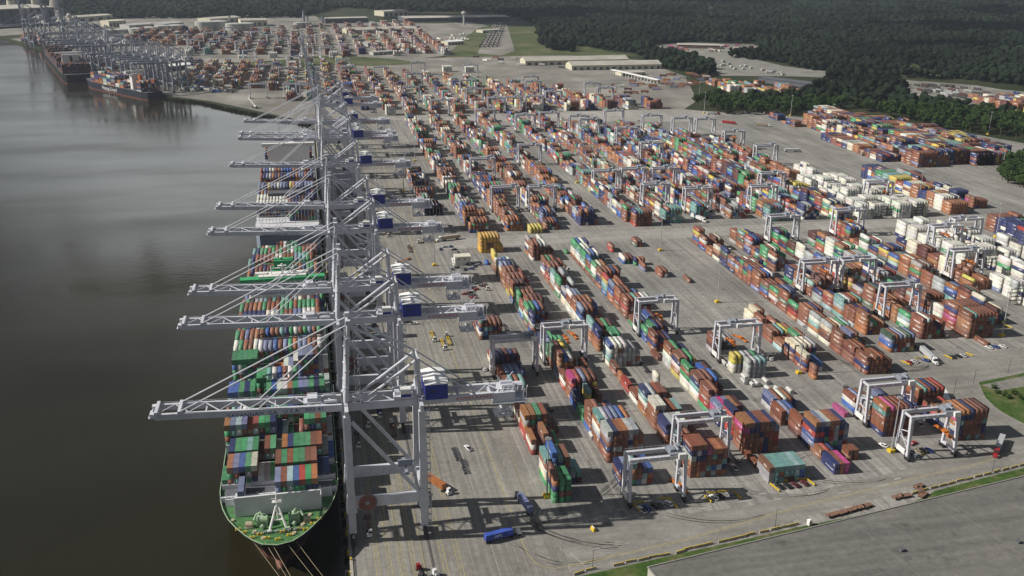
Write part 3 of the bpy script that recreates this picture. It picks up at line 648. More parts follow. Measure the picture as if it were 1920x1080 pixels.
NM = {94: 'first', 127.5: 'second', 161: 'third', 194.5: 'fourth', 228.5: 'fifth', 271: 'sixth', 303.5: 'seventh', 335.5: 'eighth', 366.5: 'ninth', 397: 'tenth', 429.5: 'eleventh'}
T7 = 2.56
# ---- first block from the quay
bay(94, 348.5, '500000', 'r', 'rongg', L=6.06); bay(94, 354.9, '500000', 'r', 'rongg', L=6.06)
bay(96.95, 348.5, '44000', 'gg', '', fronts={0: 'ggrg', 1: 'ggrg'})
bay(94, 363, '565532', 'tbtrtt', 'trwcg')
bay(94, 391, '324320', 'omomg', 'owd')
bay(94, 405.5, '555532', 'orgrmm', 'owwbd', fronts={0: 'osod', 1: 'ogrr'})
bay(94, 419.6, '332210', 'rurrg', 'rwr')
bay(94, 452.5, '333300', 'rtrt', 'rrw'); bay(94, 467, '333330', 'ruuun', 'rrs'); bay(94, 481.5, '444440', 'nnmnm', 'rmwr')
bay(94, 495.5, '222200', 'rrmr'); bay(94, 534, '544440', 'trrrm', 'trnwr'); bay(94, 548, '200000', 'r', 'rr'); bay(94, 562, '100000', 'r')
# ---- second block
bay(127.5, 356, '3343330', 'nutrnbu', 'nrn', T7); 
bay(127.5, 377, '66666652'[:7], 'sunrosr', 'souruo', T7, mix='oorrnsstuo', fronts={0: 'ssrnrr', 1: 'nrrsrr', 2: 'rrrsrm', 3: 'orrrrm', 4: 'ssnsrm'})
bay(127.5, 390.4, '6666660', 'tsuubo', 'towsrr', T7); 
bay(127.5, 404.6, '554420', 'rrtr', 'rrrrb'); bay(127.5, 418.4, '200002', 'g....n', 'gg'); bay(127.5, 432, '304030', 'n.t.m', 'nnb')
bay(127.5, 441.5, '555550', 'pdurm', 'pdoor', fronts={0: 'pdrro', 1: 'dmnrm'}); bay(127.5, 455.5, '300330', 'r..rm')
bay(127.5, 469, '655203', 'rbwr.r', 'roomns'); bay(127.5, 482.5, '555420', 'emyg', 'yeeom'); bay(127.5, 496, '534410', 'uggg', 'ugggr')
bay(127.5, 509.5, '333200', 'nngr'); bay(127.5, 534, '500000', 'n', 'nnsrb'); bay(127.5, 548, '555530', 'ggbrm', 'grwgr'); bay(127.5, 561.5, '455551', 'rrrmm', 'rrlb')
bay(127.5, 575.5, '555520', 'grrrg', 'ggggw'); bay(127.5, 591.5, '555400', 'rmmr', 'rryrb'); bay(127.5, 606, '555540', 'rrrrd', 'orroy'); bay(127.5, 621, '555340', 'rrrnd', 'crror')
bay(127.5, 635, '555500', 'uunk', 'wcoor'); bay(127.5, 649, '444400', 'wubw', 'woom'); bay(127.5, 662.5, '500000', 'y', 'yyoer'); bay(124, 676, '100000', 'b', L=6.06)
bay(125, 706.5, '5555552'[:7], 'aaaaaaa', 'aaaaa', 2.66, mix='a', fronts={2: 'aarra', 3: 'aarra'})
# ---- third block
bay(161.5, 357, '6665555', 'odorrrr', 'odorrn', T7, mix='oorrrnspttb', fronts={0: 'rnsorr', 1: 'rsnrro', 2: 'rnnrds', 3: 'prrtr', 4: 'rtrbso'[:5], 5: 'omrsr'})
bay(161.5, 371.5, '444330', 'trrrr', 'trow'); bay(161, 388.5, '4444422'[:6], 'nsswmd', 'nnro'); bay(161, 403.5, '554440', 'wwrr', 'wrrrr'); bay(161, 417.6, '555540', 'nsrrr', 'ntwro')
bay(161, 431.6, '222100', 'rrrm', 'rw'); bay(161, 446, '200000', 'd', 'od'); bay(176, 444, '400000', 'w', 'wsoo', L=6.06); bay(161, 459, '200000', 'o', 'oo', L=6.06); bay(161, 468, '200000', 'r', 'or')
bay(161, 481, '5555443', 'bwwwsss', 'bwttc', 2.75, mix='sswsrsc'); bay(161, 503.5, '503440', 'n.mgg', 'nnroo'); bay(161, 517.5, '504440', 't.rgm', 'tlroo')
bay(161, 541, '555430', 'urrn', 'unbwt'); bay(161, 553, '555540', 'rrrob', 'rrowc'); bay(161, 566.5, '553330', 'wunnt', 'wrrcw'); bay(161, 580, '440310', 'su.lb', 'sncc'); bay(161, 597, '500400', 'g..s', 'ggrwg')
bay(161, 611, '505330', 't.ssn', 'tlwso'); bay(161, 626, '555030', 'rrr.c', 'rnrdo'); bay(161, 640, '555440', 'rgror', 'rruwr'); bay(161, 680, '555533', 'rrswrm', 'rrrrw', mix='rrmr'); bay(161, 693.5, '544500', 's.rw', 'srwno')
# ---- fourth block
bay(195, 345.5, '3333333', 'rtlltlt', 'rww', T7, mix='tttllsrb', fronts={0: 'rss', 1: 'ttt', 2: 'trt', 3: 'ttm', 4: 'ttm'}); bay(195, 359.5, '100000', 'r', 'r')
bay(195, 372.5, '6666665', 'oorrruu', 'poddnn'[:6], T7, mix='rrroorrnpdt', fronts={0: 'opdrrr', 1: 'onrrrr', 2: 'nnrrro', 3: 'rrnorr', 4: 'rrdnnn', 5: 'nrdrrr'})
bay(195, 386.5, '654000', 'nrr', 'ndoddn'); bay(194.5, 401, '4444420', 'upuomr', 'rpdn', T7); bay(194.5, 415.5, '552200', 'rrrm', 'rrrdg'); bay(194.5, 429, '555530', 'rrrbm', 'sntwc'); bay(194.5, 443, '503440', 'g.rbm', 'grgwc')
bay(194.5, 457, '555220', 'rrgg', 'rnwoy'); bay(194.5, 470.5, '552400', 'rggn', 'rowss'); bay(192, 484, '100000', 'r'); bay(194.5, 497, '433320', 'rnmng', 'rrno'); bay(194.5, 511, '344430', 'ggnmn', 'gnb')
bay(194.5, 534, '222330', 'rrnbm'); bay(194.5, 551, '555555', 'rrtrws', 'rrdrr'); bay(194.5, 566, '555440', 'rmrrb', 'rodro'); bay(194.5, 580, '555300', 'uorr', 'unboo'); bay(194.5, 594.5, '522420', 'dyr.r', 'dyltb'); bay(194.5, 608, '555550', 'rrrnr', 'rrnno')
bay(194.5, 622, '555430', 'gcoru', 'gwwgr'); bay(194.5, 636, '533200', 'brn', 'brrgr'); bay(194.5, 650, '555500', 'gsbw', 'ggtwr'); bay(194.5, 664, '555440', 'gwwnn', 'gtwwr'); bay(194.5, 678, '555510', 'gbwnr', 'ggwcr'); bay(191, 692, '100000', 'g', L=6.06)
# ---- fifth block
bay(229, 347, '2220000', 'urp', 'uu', T7, fronts={0: 'nn', 1: 'rr', 2: 'pp'}); bay(229, 360, '2220000', 'odn', 'or', T7); bay(242, 357.5, '2000000', 'r', 'rr', L=6.06); bay(245, 357.5, '2000000', 'r', 'rr', L=6.06)
bay(229, 367.3, '6666665', 'ouworru', 'onbooo', T7, mix='oorrnsdusub', fronts={0: 'ondbun', 1: 'undnrg', 2: 'snnggn', 3: 'orddsr', 4: 'rsssgn', 5: 'nndnub'})
bay(229, 381, '422000', 'rnr', 'rrrm'); bay(226.5, 396, '333000', 'rub', 'rrr'); bay(228.5, 410, '333320', 'urwrn', 'uns')
bay(228.5, 460, '444440', 'yyssg', 'ywgc', L=6.06, fronts={0: 'yywc', 1: 'yyss'}); bay(234, 452, '44440', 'sslt', 'ss', L=6.06, mix='ss'); bay(228.5, 486, '444330', 'rssss', 'rrms', 2.75, mix='ssk')
bay(228.5, 660, '222000', 'wr', 'wb'); bay(228.5, 690, '200000', 'r'); bay(238, 640, '200000', 'r'); bay(246, 625, '220000', 'rr'); bay(236, 655, '222000', 'nor', L=6.06); bay(252, 700, '220000', 'rm'); bay(262, 610, '100000', 'r')
# ---- sixth / seventh, the corner by the bend
bay(271.5, 375.5, '6666662'[:6], 'oprrrn', 'otoonu', 2.6, mix='rrmrn', fronts={0: 'otrrrn', 1: 'prrrrm'}); bay(271.5, 389, '444550', 'sslun', 'rosn', 2.6); bay(271.5, 402.5, '333220', 'rurro', 'rwb', 2.6); bay(263.5, 398, '1', 'p', 'p')
bay(304, 365, '6666666', 'ooonrrm', 'oposno', T7, mix='rrrnmprrt'); bay(304, 379.5, '4444000', 'rmmd', 'rdnn', T7); bay(304, 396, '5555550', 'otrnrd', 'rrmnd', T7, mix='rrrmn')
bay(270.5, 443, '300000', 'r', 'rr', L=6.06); bay(270.5, 453.5, '402200', 'c.bb', 'crnr'); bay(270.5, 467.5, '444440', 'ccccs', 'cnrr'); bay(270.5, 481.5, '222440', 'orrgr'); bay(270.5, 496, '333330', 'rrtyr', 'rrr'); bay(270.5, 510, '400300', 'rmor', 'rrrr'); bay(270.5, 524, '344200', 'ccrm', 'cccc', mix='cr')
SIDE = dict()
def auto(X0, ys, ye, dens=.93, mix=MIX, pitch=2.76, rows=6, hi=5, step=13.9, flat=0):
    y = ys
    while y+CL < ye:
        if RND.random() < dens:
            base = RND.choice((4, 4, 5, 5, 5)) if hi == 5 else hi-RND.choice((0, 0, 1))
            h = ''; hh = base
            dom = RND.choice('rrrrrooomnnwsgct' if RND.random() < .8 else mix) if RND.random() < .8 and 'www' not in mix else None
            if flat: h = '%x' % (hi-(RND.random() < .25))*rows
            for k in range(0 if flat else rows):
                if RND.random() < .3: hh = max(0, min(hi, hh+RND.choice((-2, -1, -1, 1))))
                if k >= rows-2 and RND.random() < .4: hh = max(0, hh-2)
                h += '%x' % hh
            mm = mix+(dom or '')*55
            tops = ''.join(RND.choice(mm) for _ in range(rows)); side = ''.join(RND.choice(mm+'wngnu') for _ in range(8))
            if RND.random() < .12:
                bay(X0, y, h, tops, side, pitch, mm, L=6.06); bay(X0, y+6.3, h, tops[::-1], side[::-1], pitch, mm, L=6.06)
            else: bay(X0, y, h, tops, side, pitch, mm)
        y += step
RUSTY = 'rrrrrrrrooooommmnnnwgdsu'
auto(303.5, 444, 715, .97); auto(335.5, 470, 708, .95); auto(366.5, 485, 692, .95); bay(396.5, 480.5, '6666666', 'rtrrrrr', 'rroorr', T7, mix='rrrmrt'); bay(396.5, 494.3, '6666666', 'rorrrrr', 'rndpdr', T7, mix='rrm'); bay(396.5, 508, '444444', 'wrrrrr', 'wwww', T7, mix='rr'); bay(400, 466.5, '10', 'r', 'r'); auto(397, 522, 700, .95); auto(429.5, 498, 706, .93); auto(458, 560, 665, .9, 'rrroomnnyyws')
pass
for X0, ys in ((94, 822), (125.5, 762), (158, 762), (191.5, 760), (224, 768), (267, 758), (299.5, 762), (331.5, 770), (363.5, 752), (394, 752), (427, 752), (456, 745)):
    ye = {94: 1000}.get(X0, 1312 if X0 < 300 else 1300-(X0-300)*.9)
    auto(X0, ys, ye, .95, MIX+'wsub' if X0 > 200 else RUSTY+'wwgbn')
bay(94, 822, '4444430', 'nnnnnr', 'nnnn', mix='n'); bay(125.5, 768, '333331', 'nnnnnn', 'nnn', mix='nn'); bay(270.8, 757, '555555', 'nttrrr', 'nrrrd', 2.6, mix='rrm'); bay(175.6, 752, '222200', 'yyyy', 'yy', mix='y'); 
# white refrigerated boxes beside their plug-in racks
WH = 'wwwwwwwwwwwws'
for X0, y0, y1, n in ((480, 745, 890, 5), (497, 752, 885, 5), (516, 742, 880, 5), (535, 745, 850, 5), (483, 605, 708, 5), (503, 565, 706, 5), (523, 545, 700, 5), (542, 540, 650, 4), (474, 505, 575, 4), (493, 500, 548, 4)):
    auto(X0, y0, y1, .92, WH, 2.62, n, 5, 15.5, RND.random() < .5)
auto(459, 760, 880, .5, 'yyorn'); auto(481, 885, 1100, .9, MIX+'nn'); auto(513, 895, 960, .7, WH)
# tall wall of boxes along the inland lane, and the block stacks behind
auto(571, 745, 905, 1, 'rrrnnnbbwwyodud', 2.6, 7, 5, 12.6, 1); auto(606, 760, 900, .75, 'rrnnodwp', 2.6, 6, 4, 12.6); auto(573, 560, 700, 1, 'rrrrnnud', 2.6, 7, 5, 12.6, 1); auto(604, 560, 720, .8, 'rrnnu', 2.6, 6, 4, 12.6)
for X0, ys, ye, hi in ((660, 928, 1200, 6), (684, 935, 1235, 6), (708, 938, 1255, 6), (733, 926, 1215, 5), (757, 926, 1180, 6), (636, 960, 1110, 3), (781, 960, 1120, 5)):
    auto(X0, ys, ye, .97, 'rrrrrrrroonnnnnuuydcmmmt'+('yy' if X0 > 720 else ''), T7, 9, hi, 12.6, RND.random() < .7)
for X0, Y in ((685, 935.5), (732, 926)):
    bay(X0, Y, '6666666666' if X0 < 700 else '5555555555', 'nnunnunnun', 'nnrnrn', T7, mix='nnnnu')
# third section, towards the sheds
for X0 in (72, 103, 136, 168, 202, 235, 268, 301, 334, 367, 400): auto(X0, 1352 if X0 > 110 else 1400, 1830-(X0-100)*.85, .9, RUSTY+'yow')
auto(430, 1352, 1470, .95, 'rrrdmn'); auto(462, 1352, 1440, 1, 'rrrm', 2.6, 8, 5); auto(496, 1352, 1400, .9, 'rrrm', 2.6, 8, 5)
bay(104, 1352, '5555500', 'wwwrrr', 'wwwww', mix='w'); bay(320, 1352, '444400', 'wwww', 'wwww', mix='ww'); bay(372, 1352, '555555', 'wrrrrr', 'wwwww', T7, mix='rr'); bay(250, 1815, '444444', 'wwwwww', 'wwww', mix='w'); bay(290, 1800, '444444', 'wwwwww', 'wwww', mix='w')
for X0, Y in ((690, 1500), (712, 1480), (735, 1465), (760, 1455), (785, 1440)): auto(X0, Y, Y+110, .9, 'ooorryynu', T7, 7, 4, 12.8)
for X0 in (1035, 1062, 1090, 1118): auto(X0, 1215, 1360, .9, 'rrrroynnw', T7, 8, 5, 12.8)
auto(642, 1180, 1260, .8, 'rrno', T7, 6, 3, 12.8)
# open-wharf stacks at the left
for k in range(10):
    X0 = -215+k*30; auto(X0, 1560+(9-k)*14 if k < 6 else 1500, 1985, .95, 'rrrooooommnnyywbtu')
# far river terminal
for k in range(16):
    X0 = -250+k*36; auto(X0, 2090+max(0, -X0)*.15+(40 if k % 3 else 0), 2640+k*22, .8, 'rrrrrrooommnnuw', 2.95, 6, 5, 14.2)
for k in range(6):
    X0 = -420+k*32; auto(X0, 2350, 2800, .7, 'rrrrooomn', 2.7, 6, 5, 14.2)
for k in range(4): bay(-140+k*62, 2085, '444444' if k % 2 else '222222', 'wwwwww', 'wwww', mix='w')
# ---- resolve bays into boxes
near = {}
for bi, b in enumerate(BAYS):
    b['id'] = bi
yardkey = {}
def build_boxes(bays, out, ship=None):
    occ = {}
    for b in bays:
        for k, h in enumerate(b['h']): occ[(round(b['X0']+k*b['pitch'], 1), round(b['Y']/4))] = h
    byx = {}
    for b in bays: byx.setdefault(round(b['X0'], 1), []).append(b)
    for L in byx.values(): L.sort(key=lambda b: b['Y'])
    for L in byx.values():
        for bi, b in enumerate(L):
            prv = L[bi-1] if bi and b['Y']-(L[bi-1]['Y']+L[bi-1]['L']) < 2.5 else None
            for k, h in enumerate(b['h']):
                for tier in range(h):
                    x0 = b['X0']+k*b['pitch']; z0 = b['z0']+tier*HT
                    lh = b['h'][k-1] if k else 0
                    rh = b['h'][k+1] if k+1 < len(b['h']) else 0
                    ph = prv['h'][k] if prv and k < len(prv['h']) else 0
                    top = tier == h-1; left = tier >= lh; fr = tier >= ph; right = tier >= rh
                    if not (top or left or fr or right or b['pitch'] > 2.7): continue
                    dep = h-1-tier; fcol = b['fronts'].get(k, '')
                    if dep < len(fcol) and fcol[dep] != '.': c = fcol[dep]
                    elif top and k < len(b['tops']) and b['tops'][k] != '.': c = b['tops'][k]
                    elif k == 0 and dep < len(b['side']): c = b['side'][dep]
                    else: c = RND.choice(b['mix'])
                    out.append(dict(x=x0, y=b['Y'], z=z0, L=b['L'], c=c, top=top, left=left, front=fr, b=b, row=k, tier=tier, h=h))
    return out
build_boxes(BAYS, BOXES)
# ================================================================ the green-decked container ship (moored, bow towards us)
def hull_mesh(st, zs, taper_bow, name, mats, split):
    """st: list of (y, xl, xr) stations at deck; lower levels shrink at the bow"""
def loft(name, rings, mats, mi, cap=True):
    mb = MB(); n = len(rings[0])
    for rk in range(len(rings)-1):
        mb.cur = mi[rk]; o = len(mb.v)
        mb.add(rings[rk]+rings[rk+1], [(k, (k+1) % n, n+(k+1) % n, n+k) for k in range(n)])
    if cap: mb.cur = mi[-1]; mb.add(rings[-1], [tuple(range(n))])
    return mb.mesh(name, mats)
S1 = thing('container_ship', 'long container ship with bright green foredeck, moored under the nearest quay cranes', 'ship', (-22.5, 322, WZ), 0, 'container ships')
sx0, sy0 = -22.5, 322
BOWY = [-1, .5, 4, 8, 14, 20, 27, 34, 42]; BOWH = [0, 5.6, 9.4, 12.6, 16.4, 19.6, 22.0, 23.5, 24.3]
def bowring(z, rake, st, half=24.3, end=358):
    """waterplane at height z: the deck outline, raked aft and drawn out finer below"""
    ys = np.array([-1, -.4, .5, 2, 4, 6, 8, 11, 14, 17, 20, 24, 28, 34, 42])
    R_ = [(float(np.interp(y, BOWY, BOWH))*half/24.3, rake+(y+1)*st-1, z) for y in ys]+[(half, end-14, z), (half*.97, end, z)]
    return R_+[(-x, y, z) for x, y, _ in R_[::-1][:-1]]
rings = [bowring(-3, 14, 2.3, 23.2, 357), bowring(2.2, 12.5, 2.1, 23.9, 357), bowring(2.6, 12.3, 2.1, 24.0, 357), bowring(9, 6, 1.5), bowring(16, 0, 1.0), bowring(17.3, -.4, 1.01, 24.45)]
put('hull', loft('ship_hull', rings, [M['boot'], M['hullblk']], [0, 0, 1, 1, 1], cap=False), S1)
mb = MB()
dk = [(x*.985, y+.4) for x, y, z in bowring(16.2, .2, 1.0)]
mb.sheet(dk, 16.3); put('deck', mb.mesh('ship_deck', M['deck']), S1)
mb = MB(); mb.box(-22.3, 22.3, 33, 228, 16.31, 17.2)
for y in range(34, 228, 14): mb.box(-21.5, 21.5, y, y+.5, 17.2, 18)
put('hatch_covers', mb.mesh('hatch_covers', M['darkwall']), S1)
mb = MB()                                              # bulwark edge
ring = [(x, y, 17.35) for x, y, z in bowring(17.3, -.4, 1.01, 24.45)]
for a, b in zip(ring[:17], ring[1:18]): mb.bar(a, b, .35, .25)
for a, b in zip(ring[-16:], ring[-15:]+[ring[0]]): mb.bar(a, b, .35, .25)
put('bulwark_rail', mb.mesh('bulwark_rail', M['mint']), S1)
mb = MB(); mb.tube((0, 14, -.5), (0, 7.5, .8), 2.6, 14, 1.5); mb.tube((0, 7.5, .8), (0, 6.2, .9), 1.5, 14, .5); put('bulbous_bow', mb.mesh('bulb', M['boot']), S1)
mb = MB(); mb.taper(-17, 17, 22.4, 23.4, 16.3, 25.2, 0, 0, .0, .2); mb.box(-17.3, 17.3, 22.1, 22.5, 25, 25.3)
for x in (-12, -6, 0, 6, 12): mb.box(x-.12, x+.12, 23.4, 25, 16.3, 24)
mb.box(-21.5, -17.3, 31, 31.5, 16.3, 19.6); mb.box(17.3, 21.8, 31, 31.5, 16.3, 20.5); mb.box(-17.3, -16.7, 23.5, 33, 16.3, 21); mb.box(16.7, 17.3, 23.5, 33, 16.3, 21)
put('breakwater', mb.mesh('breakwater', M['shipgrey']), S1)
mb = MB()                                              # foremast
for sx in (-1, 1): mb.tube((sx*3.2, 11, 16.3), (sx*.5, 15.5, 24), .55, 8, .4)
mb.tube((0, 17.5, 16.3), (0, 15.5, 24), .4, 8); mb.tube((0, 15.5, 22), (0, 15.5, 29.5), .55, 10, .35); mb.box(-1.9, 1.9, 14.6, 16.4, 26, 26.2); mb.box(-2.1, 2.1, 15.3, 15.7, 27.2, 27.5)
for x in (-1.8, 1.8): mb.bar((x, 15.5, 26), (x, 15.5, 28.4), .15)
mb.tube((0, 15.5, 29.5), (0, 15.5, 33), .1, 6); mb.box(-2.2, 2.2, 12.5, 13.4, 19.2, 19.5)
put('foremast', mb.mesh('foremast', M['white']), S1)
for sx in (-1, 1):
    mb = MB(); c = sx*6.2
    mb.box(c-2.2, c+2.2, 13.8, 17.5, 16.4, 17.3); mb.tube((c-1.6, 15.5, 18.2), (c+1.6, 15.5, 18.2), 1.5, 14); mb.tube((c-2.1, 15.5, 18.2), (c-1.6, 15.5, 18.2), 1.9, 14); mb.tube((c+1.6, 15.5, 18.2), (c+2.1, 15.5, 18.2), 1.9, 14)
    mb.path([(c-sx*1, 17, 17.2), (c+sx*.5, 19.3, 19.4), (c+sx*2.5, 19.5, 18.4), (c+sx*3.6, 17.5, 17)], .5, 6); mb.box(c-1, c+1, 17.6, 20, 16.4, 18.4)
    mb.tube((c-.4, 11.8, 16.9), (c+.4, 12.8, 17.4), .8, 10)
    put('windlass', mb.mesh('windlass', M['mint']), S1)
    mb = MB(); mb.tube((sx*10, 14.2, 17.5), (sx*12.6, 14.6, 17.5), 1.15, 12); mb.box(sx*11.3-1.6, sx*11.3+1.6, 13, 15.8, 16.35, 16.8)
    put('mooring_drum', mb.mesh('mooring_drum', M['rope']), S1)
k = 0
for (x, y) in ((-13, 10.5), (-15.5, 13), (13.5, 11.5), (16, 14.5), (-7, 8), (8.5, 9), (-4, 5), (4.4, 5.4), (0, 3.4), (1.6, 8.2), (-9.8, 6.4), (10.6, 8)):
    mb = MB()
    for d in (-.65, .65): mb.tube((x+d, y, 16.3), (x+d, y, 17.2), .3, 8); mb.tube((x+d, y, 17.15), (x+d, y, 17.3), .4, 8)
    mb.box(x-1.1, x+1.1, y-.35, y+.35, 16.3, 16.5); put('bollard', mb.mesh('bollard', M['yellow']), S1)
mb = MB()
for k in range(24):
    x = -9+k*.8; mb.bar((x, 7.4+abs(x)*.12, 16.3), (x, 7.4+abs(x)*.12, 18.2), .16); mb.box(x-.3, x+.3, 8.4, 9.4, 16.3, 16.3+.5*(k % 3))
put('deck_rollers', mb.mesh('deck_rollers', M['pole']), S1)
for k, (x, y) in enumerate(((-9, 10.5), (9.6, 12), (-12, 17), (12.4, 18.5), (-5.5, 5.6), (6.3, 6.6), (-18, 20), (18.4, 21.5))):
    mb = MB()                                          # coils of mooring rope and small hatches
    for q in range(3): mb.tube((x, y, 16.31+q*.2), (x, y, 16.5+q*.2), 1.0-q*.12, 14)
    put('rope_coil', mb.mesh('rope_coil', M['rope']), S1)
for k, (x, y) in enumerate(((-3.4, 9), (3.6, 10.2), (-8.5, 20.4), (8.2, 20.6), (0, 20.2))):
    mb = MB(); mb.box(x-.8, x+.8, y-.6, y+.6, 16.3, 17.1); mb.box(x-.9, x+.9, y-.7, y+.7, 17.1, 17.25); put('deck_hatch', mb.mesh('deck_hatch', M['mint'] if k % 2 else M['shipgrey']), S1)
# lashing bridges and cell guides between the bays
mb = MB()
for yb in (34, 43.9, 57.8, 71.7, 85.6, 99.5, 113.4, 128.6, 144.9, 158.8, 172.7, 186.6, 200.5, 214.4, 228, 246, 264, 278, 292, 306, 320):
    if yb > 225 and yb < 245: continue
    mb = MB(); mb.box(-23.6, 23.6, yb-.1, yb+.9, 16.3, 22.6 if yb > 60 else 18.8)
    for k in range(20): mb.bar((-23.6+k*2.48, yb+.3, 16.3), (-23.6+k*2.48, yb+.3, 25 if yb > 60 else 19.8), .22)
    put('lashing_bridge', mb.mesh('lashing_bridge', M['shipgrey']), S1)
mb = MB()                                              # accommodation block, seen over the boxes
mb.box(-19, 19, 230, 240, 16.3, 41); mb.box(-24.6, 24.6, 231, 235, 41, 43.6); mb.box(-14, 14, 232, 241, 43.6, 46.6); 
put('deckhouse', mb.mesh('deckhouse', M['white']), S1)
mb = MB(); mb.box(-24.7, 24.7, 230.6, 235.2, 45.6, 46.5) if False else mb.box(-24.8, 24.8, 230.4, 236, 43.62, 45.6); put('bridge_wing_roof', mb.mesh('wing_roof', M['bgreen']), S1)
mb = MB()
for k in range(17): mb.box(-24+k*2.9, -21.6+k*2.9, 230.9, 230.97, 41.9, 43.1)
put('bridge_windows', mb.mesh('bridge_windows', M['glass']), S1)
mb = MB(); mb.tube((0, 236, 46), (0, 236, 53), .5); mb.box(-7, 7, 235.6, 236.4, 50, 50.5); mb.tube((-6.5, 236, 46.6), (-6.5, 236, 52), .3); mb.tube((6.5, 236, 46.6), (6.5, 236, 52), .3); mb.box(-2.5, 2.5, 235, 237, 51.5, 51.9); mb.tube((7, 238, 46.5), (7, 238, 48), 1.1)
mb.box(-16, -9, 236, 239, 45.6, 47.4); mb.box(9, 15, 236, 239, 45.6, 47.2)
put('radar_mast', mb.mesh('radar_mast', M['white']), S1)
mb = MB(); mb.box(-8, 8, 262, 272, 16.3, 40); mb.box(-6, 6, 263, 270, 40, 46); put('funnel', mb.mesh('ship_funnel', M['bgreen']), S1)
# mooring lines
for k, (x0, y0, x1, y1) in enumerate(((-11, 8, 22, -52), (-5, 3, 24, -60), (-2.2, 1, 26, -66), (3, 1.5, 27.6, -38), (6, 3.5, 27.8, -32))):
    mb = MB(); pts = []
    for u in np.linspace(0, 1, 9): pts.append((x0+(x1-x0)*u, y0+(y1-y0)*u, 16.6+(4.2-16.6)*u-4.5*u*(1-u)))
    mb.path(pts, .075, 5); put('mooring_line', mb.mesh('mooring_line', M['rope']), S1)
# boxes on deck: pixel-surveyed bays, 19 across
SHIPB = []
def sbay(Y, hts, tops, z0=14.2, L=CL, mix='ggggrrronnnbuwstm', X0=-46.3, no=0, ship='green'):
    SHIPB.append(dict(X0=X0, Y=Y, h=[int(c, 16) for c in hts], tops=tops, side='', pitch=2.5, mix=mix, z0=z0, L=L, fronts={}, where=(ship, no)))
sbay(352.6, '0002000003333333000', '...u.....urturg....', 13.6, no=1); SHIPB[-1]['tops'] = '...u.....urlbdgo...'
sbay(366.6, '1333331113333333110', 'goubgcws.rgrggrrnb.', no=2)
sbay(380.5, '0333332332444444421'.replace('4', '3'), '.nggtgmrgtonggGrrs.'.replace('G', 'g'), no=3)
sbay(394.4, '4444444443222444442', 'outugdggnnsmmogggrg', no=4); SHIPB[-1]['h'] = [5, 5, 5, 5, 4, 5, 5, 5, 5, 3, 3, 2, 2, 3, 5, 5, 5, 5, 3]; SHIPB[-1]['tops'] = 'ouluodggnnsgmrggrgs'
sbay(408.3, '5555544333444433330', 'rtuwgrgngggbngrgw..', no=5); SHIPB[-1]['h'] = [5, 5, 5, 5, 5, 3, 3, 4, 5, 5, 5, 5, 5, 4, 4, 4, 4, 4, 2]
sbay(422.2, '6666622666666666660', 'bbgngmmgbwwoguugng.', no=6)
sbay(436.1, '4444466666666644444', 'ngmggggtwbrwgnnnmss', no=7)
sbay(453.7, '7777744444556777755', 'gggggsgwrowuwuuumsw'.replace('uwuuu', 'uwuuu'), no=8)
sbay(467.6, '7777777777777777775', 'wgrrwwuubrugouurrws', no=9)
sbay(481.5, '7777775444455445440', 'grurorsmmgwwnrngsg.', no=10)
sbay(495.4, '6666666666666666664', 'rgnrwgbrrtngwrgurgw', no=11)
sbay(509.3, '7777777777777777773', 'rnnnnncwsgrruuwwcru', no=12)
sbay(523.2, '7777777777777777773', 'grroogrrrggGrggggrr'.replace('G', 'g'), no=13)
sbay(537.1, '6666666666666666663', 'rgksstmtmttmswmsmnn', no=14)
sbay(563, '4444333333333333444', 'usswbbwnggnnswtuwrg', no=15); 
sbay(587, '5566666666666666664', 'tmrgrgmnnbbmrrgsnrm', no=16)
sbay(601, '5666666666666666664', 'onrrnmrwrmrrrrnggom', no=17)
sbay(615, '6777777777777777764', 'tnrrrrrwwrrruttgrom', no=18)
sbay(629, '4777777777777777764', 'ttnggrgrgrgwggrrrrm', no=19)
sbay(643, '0066666777777666660', '..grwggrrwgggrrrrr.', no=20)
SHB = []
build_boxes(SHIPB, SHB)
# ================================================================ the grey-blue ship with the broad flat stern
S2 = thing('container_ship', 'grey-blue container ship with a broad flat stern, berthed ahead of the green-decked ship', 'ship', (-22.5, 707, WZ), 0, 'container ships')
def s2ring(z, half, st): return [(-half*.86, st, z), (half*.86, st, z), (half, st+14, z), (half, 255, z), (half*.8, 300, z), (half*.3, 335, z), (0, 345, z), (-half*.3, 335, z), (-half*.8, 300, z), (-half, 255, z), (-half, st+14, z)]
put('hull', loft('ship2_hull', [s2ring(-3, 17, 14), s2ring(3, 21, 5), s2ring(12, 23.8, 0), s2ring(30.5, 23.9, 0)], [M['hullgrey'], M['hullgrey'], M['hullgrey'], M['shipgrey']], [0, 0, 0, 3]), S2)
mb = MB()
for k in range(22):
    if k in (11,): continue
    x = -20+k*1.85; mb.box(x, x+1.3, -.06, .05, 26.2, 27.6)
put('mooring_ports', mb.mesh('mooring_ports', M['dark']), S2)
mb = MB()
for k in range(20):
    mb.bar((-23.3+k*2.45, 21, 30.5), (-23.3+k*2.45, 21, 43), .25)
for z in (33.3, 36.1, 38.9, 41.7): mb.bar((-23.3, 21, z), (2, 21, z), .25)
put('cell_guide', mb.mesh('cell_guide', M['shipgrey']), S2)
for yb in (48.5, 76, 104, 132, 160, 188, 216): mb = MB(); mb.box(-23.4, 23.4, yb, yb+.8, 30.5, 38); put('lashing_bridge', mb.mesh('lashing2', M['shipgrey']), S2)
mb = MB(); mb.box(-19, 19, 196, 206, 30, 54); mb.box(-23.9, 23.9, 198, 202, 54, 57); put('deckhouse', mb.mesh('deckhouse2', M['white']), S2)
